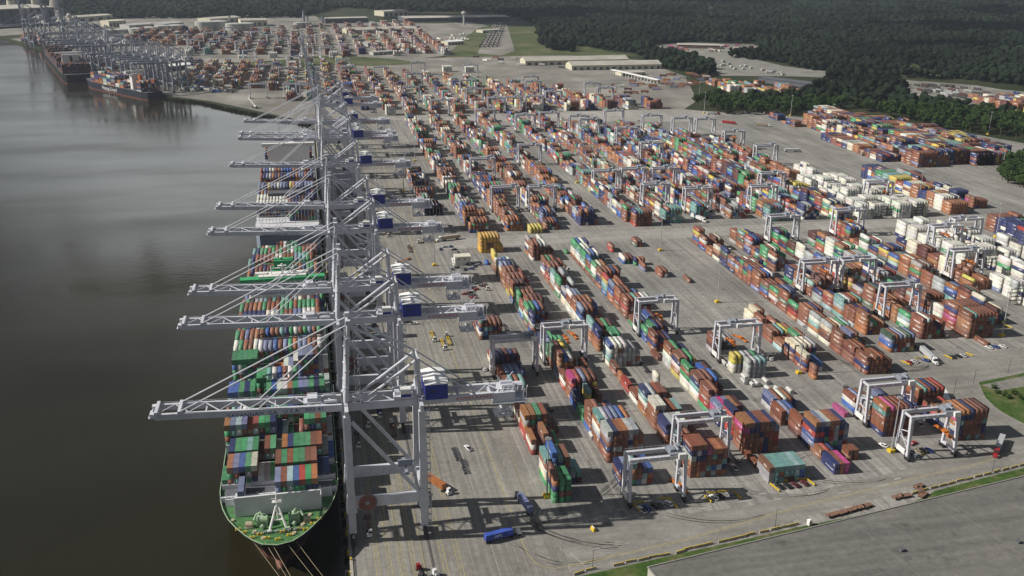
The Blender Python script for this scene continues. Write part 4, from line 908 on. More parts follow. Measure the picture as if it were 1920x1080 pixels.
mb = MB(); mb.box(-15, 12, 60, 70, 30.5, 44); mb.taper(4, 16, 218, 232, 30, 52, 1, 1, 2, 1); put('funnel', mb.mesh('funnel2', M['darkwall']), S2)
mb = MB(); mb.tube((-22, 192, 34), (-22, 192, 44), 1.0, 10, .3); put('vent_mast', mb.mesh('vent_mast', M['white']), S2)
def s2bay(Y, hts, tops, mix, z0=26.6): sbay(Y, hts, tops, z0, mix=mix, X0=-46.0, ship='greyblue')
s2bay(731, '0000000000444444440', '..........ngrrnnmn.', 'rrmgnnm', 26.6); s2bay(745, '4444444444444440000'[:19], 'wwwwwwwwww.nnmmnnn.', 'mnrrs', 26.6)
s2bay(762.5, '4444444444444444440', 'wwwwwwwwwrnmnnmnnn.', 'nurrwm'); s2bay(777, '4444444444444444443', 'nouoooouuuyuunnnnmn', 'rronnm')
s2bay(791, '5555555555555555553', 'uunyuuwuunyouunuuun', 'rronnyu'); s2bay(805, '4444444444444444443', 'uuonrrnuunwuuuuunno', 'rrmnoo')
s2bay(827, '5555555555555555553', 'rnusonrnkbmnouurnnr', 'rrmnoo'); s2bay(841, '6666666666666666660', 'rubwwroubbboruwrru.', 'rronum'); s2bay(869, '5555555555555555550', 'mrmgrnmrrmnrmmrnnm.', 'mrn')
s2bay(883, '3333333333333333330', 'wroowwrwwwwwwwwwww.', 'mrn'); s2bay(933, '4444444444444444440', 'nrrgrrmmrgnrmmnnrr.', 'rrmn'); s2bay(947, '5555555544444444440', 'rsgwbbrrwmnnnnnnnn.', 'rrmn'); s2bay(961, '4444444444444444440', 'rmnnrrmnnrrmmnnrrm.', 'mrn')
n0 = len(SHB)
SHB2 = []
build_boxes([b for b in SHIPB if b['where'][0] == 'greyblue'], SHB2)
SHB = [q for q in SHB if q['b']['where'][0] == 'green']
# ================================================================ ships at the far wharf
def small_ship(label, px0, px1, hull, mats_mix, name_txt=None, W=32, fun='orange', hl=12.0):
    a = G(*px0, WZ); b = G(*px1, WZ); d = (b-a); L = d.length; d.normalize()
    t = thing('container_ship', label, 'ship', (a.x, a.y, WZ), math.atan2(d.y, d.x)-math.pi/2, 'container ships')
    def ring(z, h, bowo): return [(-h*.8, 0, z), (h*.8, 0, z), (h, 12, z), (h, L-45, z), (h*.62, L-20, z), (h*.2, L-3+bowo, z), (0, L+bowo, z), (-h*.2, L-3+bowo, z), (-h*.62, L-20, z), (-h, L-45, z), (-h, 12, z)]
    put('hull', loft('far_hull', [ring(-2, W/2-.5, -6), ring(1.7, W/2-.2, -4), ring(1.9, W/2-.2, -4), ring(hl, W/2, 2)], [M['boot'], hull, M['darkwall']], [0, 0, 1, 2]), t)
    mb = MB(); y0 = L*.22; mb.box(-W*.3, W*.3, y0, y0+7, hl, hl+24); mb.box(-W/2, W/2, y0+6, y0+9.5, hl+25, hl+28); put('deckhouse', mb.mesh('far_house', M['white']), t)
    mb = MB(); mb.taper(-2.6, 2.6, y0-11, y0-6, hl, hl+22, .4, .4, .6, .3); put('funnel', mb.mesh('far_funnel', M[fun]), t)
    mb = MB(); mb.tube((0, L-14, hl), (0, L-14, hl+9), .5); put('foremast', mb.mesh('far_foremast', M['white']), t)
    if name_txt:
        o = lettering(name_txt, 8.6, M['letters'], t, (-W/2-.06, L*.52, hl*.55), (math.pi/2, 0, -math.pi/2), 'hull_lettering')
    # deck cargo: all too small to tell apart, one part
    vs = []
    mb = MB(); mb2 = []
    nrow = int(W/2.6)
    y = 14
    cols = []
    while y < L-48:
        if not (y0-18 < y+6 and y < y0+11):
            hb = RND.choice((4, 5, 5, 6, 6))
            for k in range(nrow):
                hh = max(1, hb-RND.choice((0, 0, 0, 1, 2))); c = jitter(RND.choice(mats_mix)); x = -W/2+1+k*2.6
                for q in range(hh):
                    mb.box(x, x+2.44, y, y+12.2, hl+q*2.7, hl+q*2.7+2.65); c = jitter(RND.choice(mats_mix)); cols += [c]*6
        y += 13.6
    me = mb.mesh('far_cargo', M['boxes']); ca = me.color_attributes.new('Col', 'FLOAT_COLOR', 'CORNER')
    arr = np.repeat(np.array([(*c, 1) for c in cols], dtype=np.float32), 4, axis=0); ca.data.foreach_set('color', arr.ravel())
    o = put('deck_cargo', me, t); o['kind'] = 'stuff'
    return t
small_ship('dark-hulled ship with large white hull lettering and orange funnel, at the far wharf', (292, 187), (166, 160), M['hullnavy'], 'oonnorswtn', 'Hapag-Lloyd')
small_ship('very dark ship stacked with red boxes, behind the one with white hull lettering', (148, 156), (104, 108), M['hullblk'], 'mmkmnkr', None, 46, fun='darkwall', hl=15)
small_ship('farthest ship, small dark hull with red waterline at the left river bend', (94, 92), (44, 78), M['hullblk'], 'rroomnm', None, 32, fun='darkwall', hl=11)
# ================================================================ containers: the largest in view one by one, the rest as one mass
CAMP = np.array((0, 0, CH))
def vis_area(q):
    c = np.array((q['x']+1.2, q['y']+q['L']/2, q['z']+1.3)); v = CAMP-c; d = np.linalg.norm(v); v /= d
    a = (q['top'])*2.44*q['L']*max(0, v[2])+(q['left'])*2.6*q['L']*max(0, -v[0])+(q['front'])*2.6*2.44*max(0, -v[1])
    p = Vector(c)-Vector(CAMP); X = p.dot(RT)/p.dot(FW)*F+960; Y = 540-p.dot(UP)/p.dot(FW)*F
    if not (-10 < X < 1930 and -10 < Y < 1090): return 0
    return a/d**2
bayno = {}
for X0 in sorted({b['X0'] for b in BAYS if b['Y'] < 720}):
    pass
def block_of(x):
    for k, X0 in enumerate((94, 127.5, 161, 194.5, 228.5, 270.8, 303.7, 335.5, 366.5, 397, 429.5)):
        if -8 < x-X0 < 25: return k+1
    return 0
byb = {}
for b in BAYS:
    if b['Y'] < 720: byb.setdefault(block_of(b['X0']), []).append(b)
for L in byb.values():
    ys = sorted({round(b['Y'], 1) for b in L}); 
    for b in L: b['no'] = 1+ys.index(round(b['Y'], 1))
BL = ['', 'first block from the quay', 'second block from the quay', 'third block from the quay', 'fourth block from the quay', 'fifth block from the quay', 'block left of the road bend', 'block inside the road bend', 'eighth block', 'ninth block', 'tenth block', 'eleventh block']
ALLB = BOXES+SHB+SHB2
for q in ALLB: q['a'] = vis_area(q)
cand = sorted([q for q in BOXES+SHB if q['a'] > 0 and (q['b']['where'] or q['b'].get('no'))], key=lambda q: -q['a'])
IND = cand[:296]
for q in IND: q['ind'] = True
def cont_mesh(L, nm):
    mb = MB(); w_, h_ = CW, 2.68
    e = .06
    mb.box(0, w_, 0, L, .0, .16); mb.box(e, w_-e, e, L-e, .16, h_-.04)
    for (x, y) in ((0, 0), (w_-.17, 0), (0, L-.17), (w_-.17, L-.17)): mb.box(x, x+.17, y, y+.17, .161, h_)
    for x in (0, w_-.1): mb.box(x, x+.1, .171, L-.171, h_-.14, h_-.001)
    for y in (0, L-.1): mb.box(.171, w_-.171, y, y+.1, h_-.14, h_-.001)
    n = int(L/.61)
    for k in range(n):                      # pressed roof and wall ribs
        y = .3+k*(L-.6)/n; mb.box(.12, w_-.12, y, y+.3, h_-.05, h_-.012)
        mb.box(.02, e+.01, y, y+.3, .2, h_-.2); mb.box(w_-e-.01, w_-.02, y, y+.3, .2, h_-.2)
    return mb.mesh(nm, M['box1'])
ME40, ME20 = cont_mesh(CL, 'container_forty'), cont_mesh(6.06, 'container_twenty')
mb = MB()
for k in range(2): mb.box(.19+k*1.05, 1.2+k*1.05, -.03, .05, .18, 2.5)
mb.cur = 1
for x in (.45, .9, 1.52, 1.97): mb.box(x, x+.06, -.07, -.03, .2, 2.48)
MDOOR = mb.mesh('container_doors', [M['box1'], M['pole']])
def mark_mesh(v):
    mb = MB()
    rr = random.Random(v)
    if v == 0: segs = [(2.4, 8.6, 1.0, 1.75)]
    elif v == 1: segs = [(1.2, 4.4, 1.35, 2.0), (4.8, 6.6, 1.35, 2.0), (7.0, 8.2, 1.35, 2.0)]
    elif v == 2: segs = [(.5, 1.9, 1.3, 2.2)]
    else: segs = [(3.0, 6.4, .9, 1.5), (3.6, 5.8, 1.7, 1.95)]
    for (a, b, z0, z1) in segs:      # a worn row of block letters
        n = max(2, int((b-a)/.75)); wl = (b-a)/n
        for k in range(n):
            x = a+k*wl; u = x+wl*.78; t = wl*.2
            kind = rr.randrange(4)
            mb.box(-.035, -.02, x, x+t, z0, z1)
            if kind in (0, 1): mb.box(-.035, -.02, x+t+.002, u, z1-t, z1)
            if kind in (0, 2): mb.box(-.035, -.02, x+t+.002, u, z0, z0+t)
            if kind in (1, 3): mb.box(-.035, -.02, u-t, u, z0+t+.002, z1-t-.002)
            if kind == 3: mb.box(-.035, -.02, x+t+.002, u-t-.002, (z0+z1)/2-t/2, (z0+z1)/2+t/2)
    return mb.mesh('container_lettering', M['letters'])
MARKS = [mark_mesh(v) for v in range(4)]
used = set()
for q in IND:
    b = q['b']; tall = q['L'] > 7
    o = put('shipping_container', ME40 if tall else ME20, None, (q['x'], q['y'], q['z']))
    col = jitter(q['c']); o.color = (*col, 1)
    size = '' if tall else 'short '
    if b['where']:
        lab = '%s%s container, %s tier, %s row from the outboard side, %s bay behind the green foredeck' % (size, CNAME[q['c']], ordw(q['tier']+1), ordw(q['row']+1), ordw(b['where'][1]))
        grp = 'containers on the green-decked ship'
    else:
        row = q['row']+1+(1 if b['X0'] == 96.95 else 0)+(2 if b['X0'] in (234,) else 0)+(5 if b['X0'] in (176, 242) else 0)+(6 if b['X0'] == 245 else 0)
        lab = '%s%s container, %s tier, %s row, %s bay of the %s' % (size, CNAME[q['c']], ordw(q['tier']+1), ordw(row), ordw(b['no']), BL[block_of(b['X0'])])
        grp = 'containers stacked in the yard'
    lab = lab[0].lower()+lab[1:]
    if len(lab.split()) > 16: lab = lab.replace(' from the outboard side', ' from outboard').replace(' from the quay', ' inland').replace('short ', '')
    assert lab not in used or True
    used.add(lab)
    tag(o, lab, 'container', grp)
    if q['front']:
        dr = put('door_end', MDOOR, o, (0, 0, 0)); dr.color = (*[v*.92 for v in col], 1)
    if q['left'] and tall and q['c'] in 'ronbdgptuwc' and RND.random() < .85 and q['c'] not in 'wc' and not b['where']:
        put('lettering', RND.choice(MARKS), o, (0, 0, 0))
# everything else, one mesh with a colour per box
V = []; Fc = []; Cc = []
rest = [q for q in ALLB if not q.get('ind')]
NB = len(rest); vs = np.zeros((NB, 8, 3), np.float32); cols = np.zeros((NB, 4), np.float32)
mk = []
for i, q in enumerate(rest):
    dx = RND.uniform(-.05, .05); x0, x1, y0, y1, z0, z1 = q['x']+dx, q['x']+CW+dx, q['y'], q['y']+q['L'], q['z'], q['z']+2.68
    vs[i] = [(x0, y0, z0), (x1, y0, z0), (x1, y1, z0), (x0, y1, z0), (x0, y0, z1), (x1, y0, z1), (x1, y1, z1), (x0, y1, z1)]
    c = jitter(q['c']); cols[i] = (*c, 1)
    if q['left'] and q['y'] < 1300 and q['L'] > 7 and q['c'] in 'ronbdgptue' and RND.random() < .6:
        a = RND.choice(((1.5, 6.5, 1.2, 1.8), (3, 9, 1.1, 1.9), (.8, 2.4, 1.2, 2.1), (2, 5, 1.5, 2)))
        n = max(2, int((a[1]-a[0])/.8)); wl = (a[1]-a[0])/n
        for k in range(n): mk.append((x0-.03, y0+a[0]+k*wl, y0+a[0]+(k+.72)*wl, z0+a[2], z0+a[3]))
fb = np.array([(4, 5, 6, 7), (0, 1, 5, 4), (1, 2, 6, 5), (2, 3, 7, 6), (3, 0, 4, 7)], np.int32)
faces = (np.arange(NB, dtype=np.int32)[:, None, None]*8+fb[None]).reshape(-1, 4)
nm = len(mk); mv = np.array([[(x, ya, za), (x, ya, zb), (x, yb, zb), (x, yb, za)] for x, ya, yb, za, zb in mk], np.float32).reshape(-1, 3)
allv = np.concatenate([vs.reshape(-1, 3), mv]); mf = (np.arange(nm, dtype=np.int32)[:, None]*4+np.array([0, 1, 2, 3])+NB*8)
allf = np.concatenate([faces, mf])
me = bpy.data.meshes.new('container_stacks')
me.vertices.add(len(allv)); me.vertices.foreach_set('co', allv.ravel())
me.loops.add(len(allf)*4); me.loops.foreach_set('vertex_index', allf.ravel().astype(np.int32))
me.polygons.add(len(allf)); me.polygons.foreach_set('loop_start', np.arange(len(allf), dtype=np.int32)*4); me.polygons.foreach_set('loop_total', np.full(len(allf), 4, np.int32))
me.materials.append(M['boxes']); me.update(calc_edges=True)
ca = me.color_attributes.new('Col', 'FLOAT_COLOR', 'CORNER')
fc = np.concatenate([np.repeat(cols, 20, axis=0), np.repeat(np.array([(.7, .7, .68, 1)], np.float32), nm*4, axis=0)]); ca.data.foreach_set('color', fc.ravel().astype(np.float32))
o = put('container_stacks', me); o['kind'] = 'stuff'
print('containers', len(ALLB), 'single', len(IND), 'rest', NB)
# ================================================================ vehicles
def wheels(t, pts, r=.42, w_=.28):
    for (x, y) in pts:
        mb = MB(); mb.tube((x-w_/2, y, r), (x+w_/2, y, r), r, 12); mb.build('wheel', M['rubber'], t)
PM = {}
def paint(c):
    if c not in PM:
        col = dict(white=(.70, .70, .69), black=(.015, .015, .017), grey=(.22, .23, .25), silver=(.42, .43, .44), red=(.30, .02, .025), blue=(.03, .06, .22), maroon=(.10, .02, .025), tan=(.33, .28, .2))[c]
        PM[c] = mat('car_paint_'+c, col, .3, .05, 1, spec=.5)
    return PM[c]
def car(label, loc, rz, c, pickup=False, group='cars and pickups about the yard', cat=None):
    t = thing('pickup_truck' if pickup else 'parked_car', label, cat or ('pickup' if pickup else 'car'), loc, rz, group)
    L = 5.6 if pickup else 4.7; W = .95
    mb = MB(); mb.taper(-W, W, -L/2, L/2, .35, .98, .04, .04, .08, .08); mb.taper(-W+.03, W-.03, L*.18, L/2-.1, .981, 1.12, .1, .1, .0, .3)
    mb.build('body', paint(c), t)
    a, b = (-.35, L*.2) if pickup else (-L*.38, L*.22)
    mb = MB(); mb.taper(-W+.06, W-.06, a, b, 1.0, 1.50, .14, .14, .35 if not pickup else .1, .55); mb.build('windows', M['glass'], t)
    mb = MB(); mb.taper(-W+.2, W-.2, a+(.36 if not pickup else .12), b-.56, 1.50, 1.56, .02, .02, .02, .02); mb.build('roof', paint(c), t)
    if pickup:
        mb = MB(); mb.box(-W+.12, W-.12, -L/2+.12, -.45, .98, 1.0); mb.build('cargo_bed', M['dark'], t)
    wheels(t, [(x, y) for x in (-W+.1, W-.1) for y in (-L*.32, L*.31)], .36, .24)
    return t
def chassis(t, L=12.4, z=1.1, m=None, y0=-12.6, parent_name='chassis'):
    mb = MB()
    for x in (-.55, .55): mb.box(x-.12, x+.12, y0, y0+L, z, z+.3)
    for k in range(7): mb.box(-1.15, 1.15, y0+.1+k*(L-.4)/6, y0+.35+k*(L-.4)/6, z+.02, z+.24)
    c = mb.build(parent_name, m or M['dark'], t)
    wheels(t, [(x, y0+y) for x in (-.95, .95) for y in (1.0, 2.3)], .5, .5)
    return c
def box_on(label, cat, loc, rz, col, L=12.19, grp='containers on trucks', txt=None):
    o = put('shipping_container', ME40 if L > 7 else ME20, None, loc, rz); o.color = (*PAL[col], 1); tag(o, label, cat, grp)
    return o
def local(loc, rz, x, y, z): return (loc[0]+x*math.cos(rz)-y*math.sin(rz), loc[1]+x*math.sin(rz)+y*math.cos(rz), loc[2]+z)
def yard_tractor(label, loc, rz, c='white', trailer='chassis', tm=None, group='yard tractors and road trucks'):
    t = thing('yard_tractor', label, 'truck', loc, rz, group)
    mb = MB(); mb.box(-.5, .5, -3.6, 2.0, .6, .95); mb.build('frame', M['dark'], t)
    mb = MB(); mb.taper(-1.15, .45, .2, 1.9, .95, 3.1, .08, .08, .1, .25); mb.taper(.46, 1.15, .5, 2.1, .8, 1.7, 0, .05, .1, .1); mb.box(-1.2, 1.2, 1.6, 2.3, .5, .95); mb.build('cab', paint(c), t)
    mb = MB(); mb.box(-1.02, .32, 1.72, 1.8, 1.9, 2.75); mb.box(-1.155, -1.09, .6, 1.5, 1.9, 2.75); mb.build('windscreen', M['glass'], t)
    wheels(t, [(-1, 1.3), (1, 1.3), (-.95, -2.4), (.95, -2.4)], .52, .45)
    if trailer: chassis(t, 12.6, 1.0, tm or M['rust'], -14.2)
    return t
def semi(label, loc, rz, c, trailer=None, tcol=None, group='yard tractors and road trucks', tl=15.5):
    t = thing('road_truck', label, 'truck', loc, rz, group)
    mb = MB(); mb.taper(-1.2, 1.2, 0, 2.6, .9, 3.7, .06, .06, .1, .35); mb.taper(-.95, .95, 2.61, 4.4, .8, 2.1, .1, .1, 0, .25); mb.taper(-1.1, 1.1, .2, 2.0, 3.7, 4.1, .05, .05, .0, .8); mb.box(-1.2, 1.2, 4.2, 4.6, .5, .95); mb.build('cab', paint(c), t)
    mb = MB(); mb.add([(-1.05, 2.58, 2.2), (1.05, 2.58, 2.2), (1.0, 2.33, 3.4), (-1.0, 2.33, 3.4)], [(0, 1, 2, 3)]); mb.box(-1.225, -1.16, 1.3, 2.3, 2.2, 3.1); mb.box(1.16, 1.225, 1.3, 2.3, 2.2, 3.1); mb.build('windscreen', M['glass'], t)
    mb = MB(); mb.box(-.5, .5, -4.0, 4.2, .6, .95); mb.tube((-1, -.3, .9), (-1, -.3, 4.2), .1, 8); mb.tube((1, -.3, .9), (1, -.3, 4.2), .1, 8); mb.build('frame', M['dark'], t)
    wheels(t, [(x, y) for x in (-1, 1) for y in (3.4, -1.6, -2.9)], .52, .4)
    if trailer == 'van':
        mb = MB(); mb.box(-1.28, 1.28, -tl-.6, -.6, 1.2, 4.05); tr = mb.build('trailer', paint(tcol), t)
        mb = MB(); mb.box(-1.1, 1.1, -tl-.64, -tl-.6, 1.4, 3.9); mb.build('trailer_door', M['pole'], tr)
        wheels(t, [(x, y) for x in (-1, 1) for y in (-tl+.9, -tl+2.2)], .5, .4)
    elif trailer: chassis(t, 13, 1.05, M['dark'], -13.8)
    return t
def hd(p, q): a = G(*p); b = G(*q); d = b-a; return math.atan2(d.y, d.x)-math.pi/2
GR = 'yard tractors and road trucks'
# blue box truck crossing towards the yard
rz = hd((915, 1016), (974, 1001)); p = G(967, 1003.5)
t = yard_tractor('white yard tractor pulling the long blue container across the open quay', (p.x, p.y, 0), rz)
b = box_on('long blue container with white letters on a trailer on the open quay', 'container', local((p.x, p.y, 0), rz, -1.22, -13.9, 1.32), rz, 'b')
b.color = (.045, .09, .40, 1)
lettering('APL', 2.0, M['letters'], b, (2.48, 5.6, 1.35), (math.pi/2, 0, math.pi/2))
lettering('APL', 2.0, M['letters'], b, (-.05, 5.6, 1.35), (math.pi/2, 0, -math.pi/2))
# grey pair of short boxes
p = G(972, 935); rz = hd((992, 962), (970, 932))
yard_tractor('dark yard tractor carrying two short grey boxes beside the yellow lane line', (p.x, p.y, 0), rz, 'grey')
for k, yy in enumerate((-7.6, -14.0)): box_on('short grey container on a trailer by the yellow lane line, %s one' % ('front', 'rear')[k], 'container', local((p.x, p.y, 0), rz, -1.22, yy, 1.32), rz, 'u', 6.06)
p = G(838, 925); rz = hd((805, 905), (838, 926))
yard_tractor('white yard tractor hauling a rust-brown container out from under the nearest crane', (p.x, p.y, 0), rz)
box_on('rust-brown container on a trailer behind the nearest crane leg', 'container', local((p.x, p.y, 0), rz, -1.22, -13.9, 1.32), rz, 'o')
for (a, lb, rz, tm) in (((693, 1003), 'white tractor with empty rusty trailer beside the waterside crane leg', math.pi, M['rust']), ((672, 838), 'white tractor waiting under the nearest crane, next to the ship', math.pi, M['dark']), ((690, 800), 'white tractor under the nearest crane, second from the ship', math.pi, M['rust']),
                    ((833, 655), 'white-cabbed tractor with yellow trailer, facing the camera behind the nearest crane', math.pi, M['yellow']), ((838, 632), 'white-cabbed tractor with yellow trailer, facing away beside its twin', 0, M['yellow']),
                    ((746, 494), 'white-cabbed tractor with orange trailer near the fourth blue crane house', 2.3, M['orange']), ((787, 456), 'white-cabbed tractor with yellow trailer crossing left of the long white truck', 1.55, M['yellow'])):
    p = G(*a); yard_tractor(lb, (p.x, p.y, 0), rz, 'white', 'chassis', tm)
p = G(712, 782); yard_tractor('white tractor with navy box, third from the ship under the nearest crane', (p.x, p.y, 0), math.pi); box_on('navy container on a trailer under the nearest crane', 'container', (p.x+1.22, p.y+1.7+12.2, 1.32), math.pi, 'n')
p = G(787, 1072); yard_tractor('red yard tractor without trailer at the bottom edge of the quay', (p.x, p.y, 0), .1, 'red', None)
p = G(812, 1082); yard_tractor('white tractor cut by the bottom edge beside the red one', (p.x, p.y, 0), -1.2, 'white', None)
p = G(800, 927); car('dark pickup standing behind the landside leg of the nearest crane', (p.x, p.y, 0), math.pi, 'tan', True)
# cars: pixel, heading, colour, pickup, label
for (a, rz, c, pk, lb) in (((878, 842), .35, 'white', 1, 'white pickup alone on the quay beside the steel frames'), ((764, 605), 1.5, 'black', 1, 'black pickup under the third blue crane house'), ((777, 608), -1.5, 'white', 1, 'white pickup behind the black one under the crane house'),
        ((908, 694), .2, 'white', 0, 'white car at the waterside edge of the first container block'), ((955, 414), 1.2, 'white', 0, 'white car on the cross road beside the amber block'), ((1033, 770), 0, 'maroon', 0, 'dark red car in the lane beside the first block'),
        ((1203, 958), .35, 'white', 1, 'white pickup nearest the gantry leg in the yellow-railed bay'), ((1213, 954), .35, 'blue', 0, 'blue car beside the white pickup in the yellow-railed bay'), ((1228, 950), .35, 'black', 0, 'black car parked under the nearest gantry'), ((1241, 948), .35, 'grey', 0, 'grey car parked under the nearest gantry'), ((1254, 946), .35, 'white', 0, 'white car parked under the nearest gantry'),
        ((1338, 935), .35, 'white', 0, 'white car in the second yellow-railed bay'), ((1350, 932), .35, 'black', 0, 'black car in the second yellow-railed bay'), ((1370, 930), .35, 'grey', 0, 'grey car at the right end of the second yellow-railed bay'),
        ((1462, 914), .3, 'black', 0, 'leftmost black car in front of the teal stack'), ((1477, 913), .3, 'black', 0, 'second black car in front of the teal stack'), ((1491, 911), .3, 'maroon', 0, 'maroon car in front of the teal stack'), ((1508, 908), .3, 'maroon', 0, 'dark maroon car by the yellow rail at the teal stack'),
        ((1376, 878), 0, 'white', 1, 'white pickup in the shaded lane left of the teal stack'), ((1385, 868), 0, 'grey', 0, 'grey car behind the white pickup in the shaded lane'),
        ((1656, 837), .4, 'white', 0, 'white car passing the left legs of the corner gantry'), ((1708, 851), .2, 'black', 0, 'black car between the corner gantry legs, leftmost'), ((1719, 857), -1.3, 'grey', 0, 'grey car outside the corner gantry row of parked cars'), ((1722, 849), .3, 'tan', 0, 'tan car between the corner gantry legs'), ((1732, 847), .3, 'black', 0, 'black car third between the corner gantry legs'), ((1741, 846), .3, 'blue', 0, 'dark blue car last between the corner gantry legs'), ((1712, 833), -1.2, 'red', 0, 'red car behind the parked row at the corner gantry'),
        ((1726, 797), -.4, 'white', 1, 'white pickup inside the corner gantry by the stacks'),
        ((1703, 681), .5, 'red', 0, 'red car in the bay behind the white semi'), ((1715, 679), .5, 'silver', 0, 'silver car in the bay behind the white semi'), ((1735, 677), .5, 'blue', 0, 'dark blue car beside the white semi'), ((1785, 671), .5, 'black', 0, 'black car in the bay right of the white semi'), ((1795, 669), .5, 'black', 0, 'second black car right of the white semi'), ((1806, 668), .5, 'silver', 0, 'silver car right of the white semi'),
        ((1854, 653), .6, 'white', 0, 'white car left in the trio below the tall brown stack'), ((1866, 652), .6, 'blue', 0, 'blue car in the trio below the tall brown stack'), ((1880, 651), .6, 'white', 0, 'white car right in the trio below the tall brown stack'),
        ((925, 364), .3, 'white', 0, 'small white car on the lane by the yellow-green stacks'), ((1275, 855), .1, 'white', 0, 'white car behind the right leg of the nearest gantry'), ((1880, 312), 1, 'white', 1, 'white pickup right of the navy block stack'), ((1446, 420), 1.3, 'silver', 0, 'silver car on the cross road by the white boxes')):
    p = G(*a); car(lb, (p.x, p.y, 0), rz, c, bool(pk))
RNC = random.Random(5)
for k in range(14):      # staff cars round the site office
    px = (826, 834, 845, 852, 858, 868, 876, 884, 890, 896, 846, 858, 872, 884)[k]; py = (468, 464, 463, 469, 474, 496, 497, 495, 500, 498, 505, 503, 506, 505)[k]
    p = G(px, py); c = RNC.choice(['black', 'grey', 'silver', 'black', 'blue']); car('%s car, %s of those round the two-storey site office' % (c, ordw(k+1)), (p.x, p.y, 0), RNC.uniform(-.4, .4)+1.4*(k % 2), c, k % 4 == 0, 'staff cars round the site office')
for k in range(16):
    p = G(872+RNC.uniform(0, 36), 526+k*2.2); c = RNC.choice(['black', 'grey', 'maroon', 'white', 'black', 'red']); car('%s car, %s in the row at the end of the crane backreaches' % (c, ordw(k+1)), (p.x, p.y, 0), RNC.uniform(-.3, .3)+1.5, c, k % 3 == 0, 'staff cars behind the cranes')
# road trucks
for (a, b, c, kind, tcol, lb) in (((1868, 852), (1876, 832), 'red', 'van', 'silver', 'red semi truck with silver trailer turning on the perimeter road'), ((1750, 680), (1722, 655), 'white', 'van', 'silver', 'white semi truck with grey trailer leaving the yard'),
        ((828, 452), (868, 447), 'white', 'van', 'tan', 'long white semi truck on the cross road left of the amber block'), ((1318, 416), (1298, 408), 'white', 'van', 'white', 'white box trailer truck on the cross road left of the blue row'), ((1464, 742), (1446, 722), 'white', None, None, 'white truck cab ahead of the tank containers'), ((1440, 672), (1420, 655), 'white', 'c', None, 'white truck leaving the fifth block beneath the gantry'),
        ((1600, 746), (1588, 730), 'white', 'c', None, 'truck with orange-brown empty trailer left of the corner gantries'), ((1768, 742), (1775, 760), 'white', 'van', 'white', 'white truck inside the second corner gantry')):
    p = G(*a); q = G(*b); rz = math.atan2((p-q).y, (p-q).x)-math.pi/2
    semi(lb, (p.x, p.y, 0), rz, c, kind, tcol)
for k, (px, py) in enumerate(((1600, 257), (1720, 300), (1440, 237), (1495, 285), (1375, 233), (1480, 196), (1430, 190), (1345, 215), (1450, 214), (1395, 213), (1405, 400), (1640, 292), (1180, 390))):
    p = G(px, py); c = RNC.choice(["white", "red", "white"]); semi('%s road truck, %s counted along the inland lanes beyond the stacks' % (c, ordw(k+1)), (p.x, p.y, 0), RNC.uniform(-2.4, -1.2), c, 'van', RNC.choice(['red', 'maroon', 'white', 'tan']), 'trucks on the inland lanes')
# tractors with bare or loaded chassis working the truck lanes
proto = {}
RV = random.Random(77)
spots = [(X0+RV.uniform(18.6, 21.5), y) for X0 in (94, 127.5, 161, 194.5, 303.5, 335.5, 366.5, 397) for y in (RV.uniform(470, 560), RV.uniform(590, 690))]
spots += [(x, RV.uniform(a, a+40)) for x, a in ((16.5, 430), (21.5, 470), (26.5, 520), (31, 400), (16.5, 560), (21.5, 610), (26.5, 660), (44, 560), (52, 640), (57, 760), (66, 520), (71, 700), (44, 850), (60, 900))]
spots += [(X0+RV.uniform(18.6, 21.5), RV.uniform(790, 1250)) for X0 in (125.5, 158, 191.5, 224, 267, 299.5, 331.5, 363.5, 394, 427)]
for k, (x, y) in enumerate(spots):
    tm = RV.choice(('rust', 'yellow', 'dark')); rz = RV.choice((0, math.pi))
    if tm not in proto: proto[tm] = yard_tractor('', (x, y, 0), rz, 'white', 'chassis', M[tm]); r = proto[tm]
    else: r = copy_tree(proto[tm])
    r.location = (x, y, 0); r.rotation_euler = (0, 0, rz)
    where = 'truck lane' if x > 90 else 'crane apron'
    r['label'] = 'white yard tractor with %s trailer, %s of those along the %ss, nearest first' % ({'rust': 'rusty', 'yellow': 'yellow', 'dark': 'dark'}[tm], ordw(1+sum(1 for q in spots if q[1] < y and (q[0] > 90) == (x > 90))), where)
# ---------------------------------------------------------------- small yard objects
def guard(px, py, rz, L, lb):
    p = G(px, py); t = thing('guard_rail', lb, 'barrier', (p.x, p.y, 0), rz, 'yellow guard rails round the parking bays')
    mb = MB()
    for z in (.5, 1.0): mb.box(-.12, .12, -L/2, L/2, z, z+.28)
    mb.build('rail', M['yellow'], t); mb = MB()
    for k in range(4): mb.box(-.15, .15, -L/2+k*L/3-.1, -L/2+k*L/3+.1, 0, 1.4)
    mb.build('post', M['yellow'], t)
for k, (px, py, rz, L) in enumerate(((1193, 953, .2, 5.5), (1198, 944, 1.5, 3.5), (1262, 947, .2, 6), (1247, 937, 1.45, 5), (1327, 938, .2, 5), (1336, 927, 1.45, 5), (1358, 924, 1.45, 5), (1381, 930, .2, 6), (1452, 916, .2, 6.5), (1464, 904, 1.45, 6), (1498, 901, 1.45, 6), (1518, 905, .2, 6.5), (1697, 682, .3, 6), (1740, 674, .3, 5), (1723, 674, 1.4, 5), (1777, 671, .3, 5.5), (1817, 666, .3, 4.5), (1724, 849, .2, 5), (1890, 614, .3, 5))):
    guard(px, py, rz, L, 'yellow guard rail, %s counted rightwards along the near parking bays' % ordw(k+1))
